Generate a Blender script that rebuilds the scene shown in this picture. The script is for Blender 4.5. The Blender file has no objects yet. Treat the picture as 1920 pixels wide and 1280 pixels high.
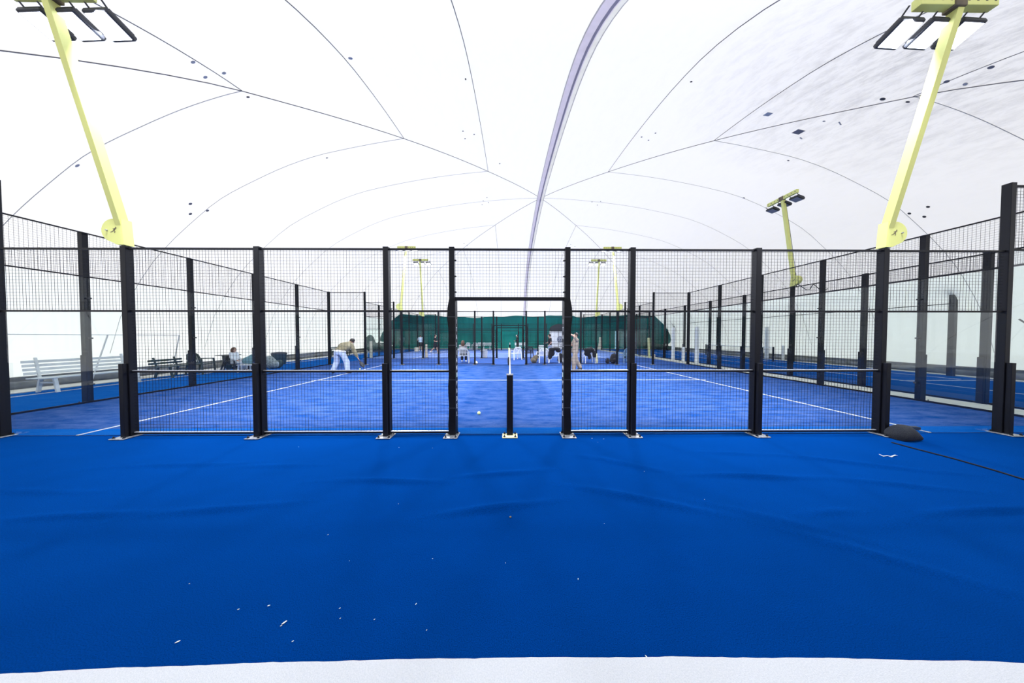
import bpy, bmesh, math, random
from mathutils import Vector, Matrix
R = math.radians
rnd = random.Random(7)
sc = bpy.context.scene
COL = sc.collection

# ------------------------------------------------------------------ camera, world, sun, exposure
F = 466.0
cam = bpy.data.cameras.new('camera')
cam.sensor_fit = 'HORIZONTAL'; cam.sensor_width = 36.0; cam.lens = 36.0 * F / 1920.0
cam.clip_start = 0.02; cam.clip_end = 300
cam_o = bpy.data.objects.new('camera', cam); COL.objects.link(cam_o)
YAW, PITCH = math.atan(4 / F), math.atan(10 / F)
cam_o.location = (0, 0, 1.6)
cam_o.rotation_euler = (R(90) - PITCH, 0, -YAW)
sc.camera = cam_o
CR = cam_o.rotation_euler.to_matrix()

w = bpy.data.worlds.new('world'); sc.world = w; w.use_nodes = True
bg = w.node_tree.nodes['Background']
bg.inputs[0].default_value = (1.0, .985, .955, 1); bg.inputs[1].default_value = 2.1
sun = bpy.data.lights.new('sun', 'SUN'); sun.energy = 2.2; sun.angle = R(3); sun.color = (1, .97, .93)
sun_o = bpy.data.objects.new('sun', sun); COL.objects.link(sun_o)
sun_o.rotation_euler = (R(12), R(-52), 0)
sc.view_settings.view_transform = 'Standard'; sc.view_settings.look = 'None'
sc.view_settings.gamma = 1.0; sc.view_settings.use_curve_mapping = False
sc.view_settings.exposure = -0.45
LAMP_W = 900.0          # power of the light of one floodlight pole

# ------------------------------------------------------------------ helpers
def ray(px, py):
    return CR @ Vector(((px - 960) / F, -(py - 640) / F, -1))
def G(px, py, z=0.0):
    d = ray(px, py); t = (z - 1.6) / d.z
    return Vector((d.x * t, d.y * t, z))

def mat(name, col, rough=.6, metal=0, emis=None, es=0, noise=None, bump=None, spec=.5, sheen=0):
    m = bpy.data.materials.new(name); m.use_nodes = True
    nt = m.node_tree; b = nt.nodes['Principled BSDF']
    b.inputs['Base Color'].default_value = (*col, 1); b.inputs['Roughness'].default_value = rough
    b.inputs['Metallic'].default_value = metal; b.inputs['Specular IOR Level'].default_value = spec
    if sheen:
        b.inputs['Sheen Weight'].default_value = sheen
    if emis:
        b.inputs['Emission Color'].default_value = (*emis, 1); b.inputs['Emission Strength'].default_value = es
    if noise:   # (scale, second colour, detail)
        tc = nt.nodes.new('ShaderNodeTexCoord'); n = nt.nodes.new('ShaderNodeTexNoise')
        n.inputs['Scale'].default_value = noise[0]; n.inputs['Detail'].default_value = 5
        nt.links.new(tc.outputs['Object'], n.inputs['Vector'])
        mx = nt.nodes.new('ShaderNodeMix'); mx.data_type = 'RGBA'
        mx.inputs[6].default_value = (*col, 1); mx.inputs[7].default_value = (*noise[1], 1)
        rp = nt.nodes.new('ShaderNodeMapRange'); rp.inputs[1].default_value = .35; rp.inputs[2].default_value = .65
        nt.links.new(n.outputs['Fac'], rp.inputs[0]); nt.links.new(rp.outputs[0], mx.inputs[0])
        nt.links.new(mx.outputs[2], b.inputs['Base Color'])
    if bump:    # (scale, strength, distance)
        tc = nt.nodes.new('ShaderNodeTexCoord'); n = nt.nodes.new('ShaderNodeTexNoise')
        n.inputs['Scale'].default_value = bump[0]; n.inputs['Detail'].default_value = 4
        nt.links.new(tc.outputs['Object'], n.inputs['Vector'])
        bp = nt.nodes.new('ShaderNodeBump'); bp.inputs['Strength'].default_value = bump[1]
        bp.inputs['Distance'].default_value = bump[2]
        nt.links.new(n.outputs['Fac'], bp.inputs['Height']); nt.links.new(bp.outputs[0], b.inputs['Normal'])
    return m

class MB:
    def __init__(s): s.v = []; s.f = []
    def quad_box(s, c, size, rot=None):
        hx, hy, hz = size[0] / 2, size[1] / 2, size[2] / 2
        n = len(s.v); c = Vector(c)
        for x, y, z in ((-1,-1,-1),(1,-1,-1),(1,1,-1),(-1,1,-1),(-1,-1,1),(1,-1,1),(1,1,1),(-1,1,1)):
            p = Vector((x * hx, y * hy, z * hz))
            if rot is not None: p = rot @ p
            s.v.append(tuple(c + p))
        s.f += [tuple(n + i for i in q) for q in ((0,3,2,1),(4,5,6,7),(0,1,5,4),(1,2,6,5),(2,3,7,6),(3,0,4,7))]
        return s
    box = quad_box
    def span(s, a, b):
        return s.box([(a[i] + b[i]) / 2 for i in range(3)], [abs(b[i] - a[i]) for i in range(3)])
    def bbox(s, c, size, bev=.008, rot=None):      # box with bevelled vertical/all edges
        bm = bmesh.new(); bmesh.ops.create_cube(bm, size=1)
        for v in bm.verts: v.co = Vector((v.co.x * size[0], v.co.y * size[1], v.co.z * size[2]))
        bmesh.ops.bevel(bm, geom=list(bm.edges), offset=bev, segments=2, affect='EDGES', profile=.5)
        n = len(s.v); c = Vector(c); bm.verts.ensure_lookup_table()
        for v in bm.verts:
            p = v.co
            if rot is not None: p = rot @ p
            s.v.append(tuple(c + p))
        s.f += [tuple(n + v.index for v in f.verts) for f in bm.faces]; bm.free(); return s
    def bar(s, p0, p1, wx, wy=None, up=(0, 0, 1)):
        p0, p1 = Vector(p0), Vector(p1); d = (p1 - p0); L = d.length; d.normalize()
        up = Vector(up)
        if abs(d.dot(up)) > .99: up = Vector((0, 1, 0))
        x = d.cross(up).normalized(); y = x.cross(d).normalized()
        m = Matrix((x, d, y)).transposed()
        return s.box((p0 + p1) / 2, (wx, L, wy or wx), m)
    def tube(s, pts, r, n=8, cap=True):
        pts = [Vector(p) for p in pts]; k = len(pts)
        rs = r if isinstance(r, (list, tuple)) else [r] * k
        base = len(s.v); px = None
        for i, p in enumerate(pts):
            d = (pts[min(i + 1, k - 1)] - pts[max(i - 1, 0)]).normalized()
            if px is None:
                px = d.cross(Vector((0, 0, 1)))
                if px.length < .1: px = d.cross(Vector((0, 1, 0)))
            px = (px - d * px.dot(d)).normalized(); py = d.cross(px)
            for j in range(n):
                a = 2 * math.pi * j / n
                s.v.append(tuple(p + (px * math.cos(a) + py * math.sin(a)) * rs[i]))
        for i in range(k - 1):
            for j in range(n):
                a, b = base + i * n + j, base + i * n + (j + 1) % n
                s.f.append((a, b, b + n, a + n))
        if cap:
            s.f.append(tuple(base + j for j in range(n))[::-1]); s.f.append(tuple(base + (k - 1) * n + j for j in range(n)))
        return s
    def ball(s, c, r, seg=14, rings=9, rot=None):
        r = (r, r, r) if not isinstance(r, (tuple, list)) else r
        base = len(s.v); c = Vector(c)
        def P(x, y, z):
            p = Vector((x * r[0], y * r[1], z * r[2]))
            if rot is not None: p = rot @ p
            return tuple(c + p)
        s.v.append(P(0, 0, 1))
        for i in range(1, rings):
            t = math.pi * i / rings
            for j in range(seg):
                a = 2 * math.pi * j / seg
                s.v.append(P(math.sin(t) * math.cos(a), math.sin(t) * math.sin(a), math.cos(t)))
        s.v.append(P(0, 0, -1)); last = len(s.v) - 1
        for j in range(seg): s.f.append((base, base + 1 + j, base + 1 + (j + 1) % seg))
        for i in range(rings - 2):
            for j in range(seg):
                a = base + 1 + i * seg + j; b = base + 1 + i * seg + (j + 1) % seg
                s.f.append((a, a + seg, b + seg, b))
        o = base + 1 + (rings - 2) * seg
        for j in range(seg): s.f.append((o + j, last, o + (j + 1) % seg))
        return s
    def lathe(s, c, prof, n=20):
        base = len(s.v)
        for r, z in prof:
            for j in range(n):
                a = 2 * math.pi * j / n
                s.v.append((c[0] + r * math.cos(a), c[1] + r * math.sin(a), c[2] + z))
        for i in range(len(prof) - 1):
            for j in range(n):
                a, b = base + i * n + j, base + i * n + (j + 1) % n
                s.f.append((a, b, b + n, a + n))
        s.f.append(tuple(base + j for j in range(n))[::-1])
        s.f.append(tuple(base + (len(prof) - 1) * n + j for j in range(n)))
        return s
    def prism(s, pts, y0, y1, M=None):     # polygon in the xz plane extruded along y
        base = len(s.v); n = len(pts)
        for y in (y0, y1):
            for x, z in pts:
                p = Vector((x, y, z)); p = M @ p if M is not None else p
                s.v.append(tuple(p))
        s.f.append(tuple(base + i for i in range(n))); s.f.append(tuple(base + n + i for i in range(n))[::-1])
        for i in range(n):
            j = (i + 1) % n; s.f.append((base + i, base + n + i, base + n + j, base + j))
        return s
    def mesh(s, name):
        me = bpy.data.meshes.new(name); me.from_pydata(s.v, [], s.f); me.update(); return me
    def obj(s, name, m, parent=None, smooth=False, loc=None):
        me = s.mesh(name)
        if smooth: me.polygons.foreach_set('use_smooth', [True] * len(me.polygons))
        return link(name, me, m, parent, loc)

def link(name, me, m, parent=None, loc=None):
    o = bpy.data.objects.new(name, me); COL.objects.link(o)
    if m is not None and not me.materials: me.materials.append(m)
    if parent is not None: o.parent = parent
    if loc is not None: o.location = loc
    return o
def thing(name, label, cat, loc=(0, 0, 0), rz=0, group=None):
    o = bpy.data.objects.new(name, None); COL.objects.link(o); o.location = loc; o.rotation_euler = (0, 0, rz)
    o.empty_display_size = .1
    o['label'] = label; o['category'] = cat
    if group: o['group'] = group
    return o
def tag(o, label, cat, group=None, kind=None):
    if label: o['label'] = label
    if cat: o['category'] = cat
    if group: o['group'] = group
    if kind: o['kind'] = kind
    return o
KIDS = {}
def dup(root, loc, rz, label, group=None):
    """copy of a thing with copies of its parts and sub-parts"""
    kids = KIDS.get(root.name)
    if kids is None:
        kids = [(c, list(c.children)) for c in root.children]; KIDS[root.name] = kids
    r = root.copy(); COL.objects.link(r); r.location = loc; r.rotation_euler = (0, 0, rz); r['label'] = label
    if group: r['group'] = group
    for ch, subs in kids:
        c = ch.copy(); COL.objects.link(c); c.parent = r
        for g in subs:
            if g.name.startswith('rail_edge'): continue      # only the nearest fence carries the painted edge highlight
            d = g.copy(); COL.objects.link(d); d.parent = c
    return r

def remesh(mb, voxel=.02, smooth=2):
    """melt overlapping solids into one continuous surface"""
    me = mb.mesh('tmp'); o = bpy.data.objects.new('tmp', me); COL.objects.link(o)
    m = o.modifiers.new('r', 'REMESH'); m.mode = 'VOXEL'; m.voxel_size = voxel
    if smooth:
        s2 = o.modifiers.new('s', 'SMOOTH'); s2.factor = .6; s2.iterations = smooth
    dg = bpy.context.evaluated_depsgraph_get(); dg.update()
    out = bpy.data.meshes.new_from_object(o.evaluated_get(dg), depsgraph=dg)
    bpy.data.objects.remove(o); bpy.data.meshes.remove(me)
    out.polygons.foreach_set('use_smooth', [True] * len(out.polygons))
    return out

# ------------------------------------------------------------------ materials
M = {}
M['black'] = mat('black_powder_coat', (.004, .0045, .008), .5, spec=.22)
M['wire'] = mat('black_wire', (.004, .006, .012), .6, spec=.2)
M['pad'] = mat('black_vinyl_pad', (.003, .0032, .005), .55, spec=.2, bump=(9, .5, .02))
M['steel'] = mat('galvanised_steel', (.55, .56, .57), .45, .7, noise=(30, (.25, .26, .27)))
M['edge_highlight'] = mat('highlight_strip', (.75, .75, .76), .35, .6)  # pale colour standing in for the highlight on rail tops
M['bolt'] = mat('dark_bolt', (.02, .02, .02), .4, .4)
M['yellow'] = mat('pale_yellow_paint', (.74, .76, .24), .5)
M['yellow_plate'] = mat('cream_yellow_plate', (.85, .8, .42), .5)
M['white'] = mat('white_plastic', (.82, .83, .85), .4)
M['letter'] = mat('white_print', (.85, .87, .9), .6)
M['white_line'] = mat('white_turf_line', (.60, .61, .62), .9, noise=(160, (.52, .54, .56)), bump=(300, .5, .004))
M['concrete'] = mat('pale_concrete', (.62, .61, .56), .85, noise=(5, (.52, .51, .47)))
M['plinth'] = mat('grey_plinth', (.20, .20, .19), .8, noise=(4, (.12, .125, .12)))
M['green_print'] = mat('green_print', (.01, .12, .06), .6)
M['dark'] = mat('dark_plastic', (.02, .022, .028), .5)
M['dark_green'] = mat('dark_green_plastic', (.03, .055, .05), .5)
M['ball'] = mat('tennis_ball_felt', (.78, .86, .35), .9)
M['skin'] = mat('skin', (.52, .31, .22), .55)
M['hair_d'] = mat('dark_hair', (.015, .012, .01), .6)
M['hair_b'] = mat('brown_hair', (.09, .04, .022), .6)
M['cloth_black'] = mat('black_cloth', (.012, .012, .016), .9, bump=(14, .4, .02))
M['cloth_white'] = mat('white_cloth', (.75, .78, .82), .9, bump=(14, .4, .02))
M['cloth_lblue'] = mat('pale_blue_cloth', (.50, .62, .74), .9, bump=(14, .4, .02))
M['cloth_grey'] = mat('grey_cloth', (.30, .30, .31), .9, bump=(14, .4, .02))
M['cloth_denim'] = mat('pale_denim', (.42, .50, .68), .9, bump=(16, .4, .02))
M['cloth_olive'] = mat('olive_jacket', (.17, .15, .09), .9, noise=(7, (.26, .235, .15)), bump=(10, .6, .03))
M['cloth_beige'] = mat('beige_cloth', (.30, .25, .20), .9, noise=(6, (.22, .18, .15)), bump=(12, .5, .03))
M['cream'] = mat('cream_wrap', (.74, .66, .52), .8, noise=(8, (.6, .54, .44)), bump=(10, .4, .02))
M['teal_cloth'] = mat('teal_plush', (.16, .30, .33), .95, bump=(20, .6, .02))
M['khaki'] = mat('khaki_canvas', (.20, .16, .10), .85, noise=(8, (.12, .10, .07)))
M['curtain'] = mat('green_curtain', (.0, .22, .18), .75, noise=(.8, (.0, .17, .145)))
M['orange'] = mat('orange_skin', (.6, .3, .15), .6)

def turf(name, base, dusty, amount, scale=(1.2, 5, 1), speck=.0, pile=190, bumpd=.004, sheen=.0):
    m = bpy.data.materials.new(name); m.use_nodes = True; nt = m.node_tree; N = nt.nodes; L = nt.links
    b = N['Principled BSDF']; b.inputs['Roughness'].default_value = .95; b.inputs['Specular IOR Level'].default_value = .0; b.inputs['Sheen Roughness'].default_value = .5
    b.inputs['Sheen Weight'].default_value = sheen; b.inputs['Sheen Tint'].default_value = (.02, .28, 1, 1)
    tc = N.new('ShaderNodeTexCoord'); mp = N.new('ShaderNodeMapping'); mp.inputs['Scale'].default_value = scale
    L.new(tc.outputs['Object'], mp.inputs['Vector'])
    n1 = N.new('ShaderNodeTexNoise'); n1.inputs['Scale'].default_value = 1.1; n1.inputs['Detail'].default_value = 9
    n1.inputs['Roughness'].default_value = .72
    L.new(mp.outputs[0], n1.inputs['Vector'])
    mr = N.new('ShaderNodeMapRange'); mr.inputs[1].default_value = .33; mr.inputs[2].default_value = .75
    mr.inputs[3].default_value = 0; mr.inputs[4].default_value = amount
    L.new(n1.outputs['Fac'], mr.inputs[0])
    n2 = N.new('ShaderNodeTexNoise'); n2.inputs['Scale'].default_value = pile; n2.inputs['Detail'].default_value = 2
    L.new(tc.outputs['Object'], n2.inputs['Vector'])
    # fine pile grain
    mg = N.new('ShaderNodeMapRange'); mg.inputs[1].default_value = .25; mg.inputs[2].default_value = .75
    mg.inputs[3].default_value = .60; mg.inputs[4].default_value = 1.40; L.new(n2.outputs['Fac'], mg.inputs[0])
    mx = N.new('ShaderNodeMix'); mx.data_type = 'RGBA'
    mx.inputs[6].default_value = (*base, 1); mx.inputs[7].default_value = (*dusty, 1); L.new(mr.outputs[0], mx.inputs[0])
    last = mx.outputs[2]
    if speck:
        mp3 = N.new('ShaderNodeMapping'); mp3.inputs['Scale'].default_value = (2.2, 7, 1); L.new(tc.outputs['Object'], mp3.inputs['Vector'])
        n3 = N.new('ShaderNodeTexNoise'); n3.inputs['Scale'].default_value = 2.6; n3.inputs['Detail'].default_value = 8; n3.inputs['Roughness'].default_value = .8
        L.new(mp3.outputs[0], n3.inputs['Vector'])
        m3 = N.new('ShaderNodeMapRange'); m3.inputs[1].default_value = .60; m3.inputs[2].default_value = .72; m3.inputs[4].default_value = speck
        L.new(n3.outputs['Fac'], m3.inputs[0])
        mx3 = N.new('ShaderNodeMix'); mx3.data_type = 'RGBA'; mx3.inputs[7].default_value = (.30, .34, .48, 1)
        L.new(last, mx3.inputs[6]); L.new(m3.outputs[0], mx3.inputs[0]); last = mx3.outputs[2]
    ml = N.new('ShaderNodeVectorMath'); ml.operation = 'SCALE'; L.new(last, ml.inputs[0]); L.new(mg.outputs[0], ml.inputs['Scale'])
    L.new(ml.outputs[0], b.inputs['Base Color'])
    bp = N.new('ShaderNodeBump'); bp.inputs['Strength'].default_value = .6; bp.inputs['Distance'].default_value = bumpd
    L.new(n2.outputs['Fac'], bp.inputs['Height']); L.new(bp.outputs[0], b.inputs['Normal'])
    return m
M['carpet'] = turf('blue_carpet', (.0002, .026, .145), (.0003, .034, .185), .8, scale=(.5, .9, 1), sheen=.12)
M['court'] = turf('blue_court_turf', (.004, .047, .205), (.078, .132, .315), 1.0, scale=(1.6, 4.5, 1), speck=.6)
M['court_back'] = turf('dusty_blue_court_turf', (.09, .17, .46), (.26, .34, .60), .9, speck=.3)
M['court_side'] = turf('clean_blue_court_turf', (.001, .058, .27), (.01, .09, .33), .6)
M['strip'] = turf('light_blue_carpet', (.03, .085, .30), (.10, .165, .42), .8, speck=.2)
M['edge'] = turf('blue_edge_turf', (.003, .080, .34), (.02, .13, .42), .6)

# dome membrane: a translucent cloth that daylight from outside shines through
def membrane():
    m = bpy.data.materials.new('white_membrane'); m.use_nodes = True; nt = m.node_tree; N = nt.nodes; L = nt.links
    N.remove(N['Principled BSDF']); out = N['Material Output']
    tr = N.new('ShaderNodeBsdfTranslucent'); df = N.new('ShaderNodeBsdfDiffuse'); mix = N.new('ShaderNodeMixShader')
    mix.inputs[0].default_value = .5
    tc = N.new('ShaderNodeTexCoord')
    # dirt: streaky stains, strongest over the right-hand near bays
    mp = N.new('ShaderNodeMapping'); mp.inputs['Scale'].default_value = (1.6, .55, 1); mp.inputs['Rotation'].default_value = (0, 0, R(-12))
    L.new(tc.outputs['Object'], mp.inputs['Vector'])
    n = N.new('ShaderNodeTexNoise'); n.inputs['Scale'].default_value = 2.6; n.inputs['Detail'].default_value = 10; n.inputs['Roughness'].default_value = .74
    L.new(mp.outputs[0], n.inputs['Vector'])
    mr = N.new('ShaderNodeMapRange'); mr.inputs[1].default_value = .45; mr.inputs[2].default_value = .95; L.new(n.outputs['Fac'], mr.inputs[0])
    sub = N.new('ShaderNodeVectorMath'); sub.operation = 'DISTANCE'; sub.inputs[1].default_value = (9.8, 5.4, 7.6)
    L.new(tc.outputs['Object'], sub.inputs[0])
    mk = N.new('ShaderNodeMapRange'); mk.inputs[1].default_value = 1.0; mk.inputs[2].default_value = 5.5
    mk.inputs[3].default_value = 1.0; mk.inputs[4].default_value = .06; L.new(sub.outputs['Value'], mk.inputs[0])
    mu = N.new('ShaderNodeMath'); mu.operation = 'MULTIPLY'; L.new(mr.outputs[0], mu.inputs[0]); L.new(mk.outputs[0], mu.inputs[1])
    # overall grime of those bays
    mk2 = N.new('ShaderNodeMath'); mk2.operation = 'MULTIPLY_ADD'; mk2.inputs[1].default_value = .20
    L.new(mk.outputs[0], mk2.inputs[0]); L.new(mu.outputs[0], mk2.inputs[2])
    cx = N.new('ShaderNodeMix'); cx.data_type = 'RGBA'
    cx.inputs[6].default_value = (.93, .93, .93, 1); cx.inputs[7].default_value = (.36, .36, .38, 1)
    L.new(mk2.outputs[0], cx.inputs[0])
    L.new(cx.outputs[2], tr.inputs[0]); L.new(cx.outputs[2], df.inputs[0])
    L.new(tr.outputs[0], mix.inputs[1]); L.new(df.outputs[0], mix.inputs[2]); L.new(mix.outputs[0], out.inputs[0])
    return m
M['membrane'] = membrane()

def glass(tint=(.93, .975, .965)):
    m = bpy.data.materials.new('court_glass'); m.use_nodes = True; nt = m.node_tree; N = nt.nodes; L = nt.links
    N.remove(N['Principled BSDF']); out = N['Material Output']
    t = N.new('ShaderNodeBsdfTransparent'); t.inputs[0].default_value = (*[math.sqrt(c) for c in tint], 1)
    g = N.new('ShaderNodeBsdfGlossy'); g.inputs['Roughness'].default_value = .02; g.inputs['Color'].default_value = (.9, .95, .98, 1)
    fr = N.new('ShaderNodeFresnel'); fr.inputs[0].default_value = 1.5
    ge = N.new('ShaderNodeNewGeometry'); inv = N.new('ShaderNodeMath'); inv.operation = 'SUBTRACT'; inv.inputs[0].default_value = 1
    L.new(ge.outputs['Backfacing'], inv.inputs[1])
    mu = N.new('ShaderNodeMath'); mu.operation = 'MULTIPLY'; L.new(fr.outputs[0], mu.inputs[0]); L.new(inv.outputs[0], mu.inputs[1])
    mx = N.new('ShaderNodeMixShader'); L.new(mu.outputs[0], mx.inputs[0]); L.new(t.outputs[0], mx.inputs[1]); L.new(g.outputs[0], mx.inputs[2])
    L.new(mx.outputs[0], out.inputs[0]); return m
M['glass'] = glass()

# ------------------------------------------------------------------ the air dome
CX, CY, HW = 1.85, 15.1, 16.85
TAB = [(0, 1.0), (3, .982), (5.8, .945), (8.6, .885), (9.85, .842), (11, .787), (12.5, .70), (13.5, .612), (14.5, .51), (15.2, .42), (16.0, .28), (16.5, .16), (16.85, .0)]
def S(a):
    a = min(abs(a), 16.85)
    for i in range(len(TAB) - 1):
        x0, y0 = TAB[i]; x1, y1 = TAB[i + 1]
        if a <= x1:
            xm, ym = TAB[i - 1] if i else (-x1, y1)
            xp, yp = TAB[i + 2] if i + 2 < len(TAB) else (x1 + .3, y1 - .16)
            m0 = (y1 - ym) / (x1 - xm); m1 = (yp - y0) / (xp - x0); h = x1 - x0; t = (a - x0) / h
            return (2*t**3-3*t**2+1)*y0 + (t**3-2*t**2+t)*h*m0 + (-2*t**3+3*t**2)*y1 + (t**3-t**2)*h*m1
    return 0
def H(x, y):
    s2 = S(y - CY); b = CY - y
    if b > 7:   # the crown sags a little more over the near bays
        t = min(1, (b - 7) / 4); s2 -= .07 * t * t * max(0, 1 - abs(x - CX) / 8.6)
    return .3 + 9.6 * S(x - CX) * max(s2, 0)
NG = 96
us = [HW * math.sin(math.pi / 2 * (2 * i / NG - 1)) for i in range(NG + 1)]
cells = {'ceiling': MB(), 'wall_left': MB(), 'wall_right': MB(), 'wall_back': MB(), 'wall_front': MB()}
maps = {k: {} for k in cells}
def vid(key, i, j):
    d = maps[key]
    if (i, j) not in d:
        d[(i, j)] = len(cells[key].v); x, y = CX + us[i], CY + us[j]; cells[key].v.append((x, y, H(x, y)))
    return d[(i, j)]
for i in range(NG):
    for j in range(NG):
        a, b = (us[i] + us[i + 1]) / 2, (us[j] + us[j + 1]) / 2
        if max(abs(a), abs(b)) < 15.7: k = 'ceiling'
        elif abs(a) >= abs(b): k = 'wall_left' if a < 0 else 'wall_right'
        else: k = 'wall_front' if b < 0 else 'wall_back'
        cells[k].f.append((vid(k, i, j), vid(k, i, j + 1), vid(k, i + 1, j + 1), vid(k, i + 1, j)))
DOME = {}
for k, mb in cells.items():
    DOME[k] = mb.obj(k, M['membrane'], smooth=True); DOME[k]['kind'] = 'structure'
CEIL = DOME['ceiling']
# welded seams (cables) under the membrane
M['seam'] = mat('grey_seam', (.16, .16, .17), .8)
M['seam_far'] = mat('pale_seam', (.45, .45, .46), .8)
def surf(x, y, d=.012): return (x, y, H(x, y) - d)
offs = [-14.4, -11.5, -8.62, -5.75, -2.9, 0, 2.92, 5.75, 8.6, 11.5, 14.4]
lim = 16.7
def seg(f, a, b, n): return [f(a + (b - a) * i / n) for i in range(n + 1)]
for o in offs:
    m = abs(o)
    if o != 0:
        for sgn in (-1, 1):
            MB().tube(seg(lambda t: surf(CX + o, CY + sgn * t), m, lim, 26), .009, 5).obj('seam', M['seam'], CEIL)
    for sgn in (-1, 1):
        MB().tube(seg(lambda t: surf(CX + sgn * t, CY + o), m if m else .12, lim, 26), .007, 5).obj('seam', M['seam_far'], CEIL)
for sx in (-1, 1):
    for sy in (-1, 1):
        MB().tube(seg(lambda t: surf(CX + sx * t, CY + sy * t, .016), .1, 16.3, 40), .010, 5).obj('seam', M['seam'], CEIL)
# the ridge sleeve: a lavender flap, a dark rope and a pale tube side by side
M['sleeve'] = mat('lavender_sleeve', (.52, .48, .42), .8, noise=(3, (.46, .42, .37)))
M['sleeve_pale'] = mat('pale_sleeve', (.85, .85, .82), .8, noise=(6, (.75, .75, .74)))
M['rope'] = mat('slate_rope', (.24, .22, .20), .8)
M['fray'] = mat('grey_hem', (.36, .35, .35), .8)
def cloth(name, col, mixf):
    m = bpy.data.materials.new(name); m.use_nodes = True; nt = m.node_tree; nt.nodes.remove(nt.nodes['Principled BSDF'])
    a = nt.nodes.new('ShaderNodeBsdfTranslucent'); b = nt.nodes.new('ShaderNodeBsdfDiffuse'); x = nt.nodes.new('ShaderNodeMixShader')
    n = nt.nodes.new('ShaderNodeTexNoise'); n.inputs['Scale'].default_value = 4; n.inputs['Detail'].default_value = 6
    tc = nt.nodes.new('ShaderNodeTexCoord'); nt.links.new(tc.outputs['Object'], n.inputs['Vector'])
    mx = nt.nodes.new('ShaderNodeMix'); mx.data_type = 'RGBA'; mx.inputs[6].default_value = (*col, 1)
    mx.inputs[7].default_value = (*[c * .8 for c in col], 1); nt.links.new(n.outputs['Fac'], mx.inputs[0])
    x.inputs[0].default_value = mixf
    for q in (a, b): nt.links.new(mx.outputs[2], q.inputs[0])
    nt.links.new(a.outputs[0], x.inputs[1]); nt.links.new(b.outputs[0], x.inputs[2]); nt.links.new(x.outputs[0], nt.nodes['Material Output'].inputs[0]); return m
M['sleeve'] = cloth('lavender_sleeve', (.80, .76, .88), .25)
M['sleeve_pale'] = cloth('pale_sleeve', (.97, .97, .93), .2)
M['rope'] = cloth('slate_rope', (.30, .29, .38), .5)
M['fray'] = cloth('grey_hem', (.52, .51, .52), .4)
def strip(x0, x1, d0, d1, name, m):
    mb = MB(); n = 70
    for i in range(n + 1):
        y = CY - lim + 2 * lim * i / n; z = H(CX, y)
        mb.v += [(CX + x0, y, z - d0), (CX + x1, y, z - d1)]
        if i: q = 2 * i; mb.f.append((q - 2, q - 1, q + 1, q))
    return mb.obj(name, m, CEIL, True)
strip(-.22, -.195, .02, .03, 'sleeve_hem', M['fray'])
strip(-.195, -.03, .03, .05, 'ridge_sleeve', M['sleeve'])
strip(-.03, .03, .05, .06, 'ridge_rope', M['rope'])
strip(.03, .06, .06, .05, 'ridge_sleeve', M['sleeve'])
strip(.06, .18, .05, .03, 'ridge_sleeve', M['sleeve_pale'])
strip(.18, .21, .03, .02, 'sleeve_hem', M['fray'])
# patches, vents and holes on the membrane
M['patch'] = mat('grey_patch', (.20, .20, .23), .8)
M['patch_d'] = mat('dark_patch', (.06, .06, .07), .8)
M['patch_l'] = mat('light_patch', (.5, .5, .51), .8)
def hit(px, py):
    d = ray(px, py); t = .5
    while t < 40:
        x, y, z = d.x * t, d.y * t, 1.6 + d.z * t
        if z >= H(x, y) or abs(x - CX) > HW or abs(y - CY) > HW: break
        t += .02
    return x, y
def patch(px, py, sx, sy, m, rot=0, n=10):
    x, y = hit(px, py); mb = MB(); base = []; sx *= .8; sy *= .8
    for k in range(n):
        a = 2 * math.pi * (k + .5) / n; u, v = math.cos(a) * sx, math.sin(a) * sy
        xx = x + u * math.cos(rot) - v * math.sin(rot); yy = y + u * math.sin(rot) + v * math.cos(rot)
        base.append((xx, yy))
    mb.v = [(a, b, H(a, b) - .006) for a, b in base] + [(a, b, H(a, b) - .014) for a, b in base]
    mb.f = [tuple(range(n))[::-1], tuple(range(n, 2 * n))] + [(k, (k + 1) % n, n + (k + 1) % n, n + k) for k in range(n)]
    mb.obj('patch', m, CEIL)
for px, py in ((357,381),(357,399),(389,393)): patch(px, py, .05, .05, M['patch'])
for px, py in ((868,245),(872,259),(889,251),(1203,256),(1216,262),(1229,249)): patch(px, py, .035, .035, M['patch'])
for px, py in ((906,376),(913,370),(916,379),(904,383),(1110,378),(1120,384),(1126,377),(1070,458),(1078,462),(870,456),(876,460)): patch(px, py, .04, .04, M['patch'])
for px, py in ((1740,387),(1733,405),(1705,399)): patch(px, py, .045, .05, M['patch_d'])
for px, py in ((362,115),(385,143),(420,135)): patch(px, py, .07, .035, M['patch_l'], R(-20))
for px, py in ((1775,152),(1858,125)): patch(px, py, .07, .05, M['patch'], R(25))
patch(1810, 155, .07, .04, M['patch_l'], R(25))
patch(657, 108, .06, .05, M['patch_l']); patch(873, 147, .025, .04, M['patch_d']); patch(1296, 152, .04, .03, M['patch_d'])
patch(1440, 213, .15, .13, M['patch_l'], 0, 4); patch(1497, 246, .21, .17, M['patch'], 0, 4); patch(1502, 258, .11, .03, M['patch_l'], R(20), 4)
patch(1575, 230, .16, .025, M['patch_l'], R(25), 4); patch(1655, 184, .09, .05, M['patch_d'], R(10)); patch(1545, 226, .05, .03, M['patch_l'])
patch(613, 295, .05, .03, M['patch']); patch(1395, 370, .06, .03, M['patch']); patch(1478, 300, .05, .03, M['patch']); patch(145, 307, .06, .03, M['patch_l'])
patch(1013, 374, .05, .10, M['patch_d'])
patch(937, 306, .04, .04, M['patch']); patch(465, 180, .05, .03, M['patch_d']); patch(1702, 189, .06, .03, M['patch_d'])

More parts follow.
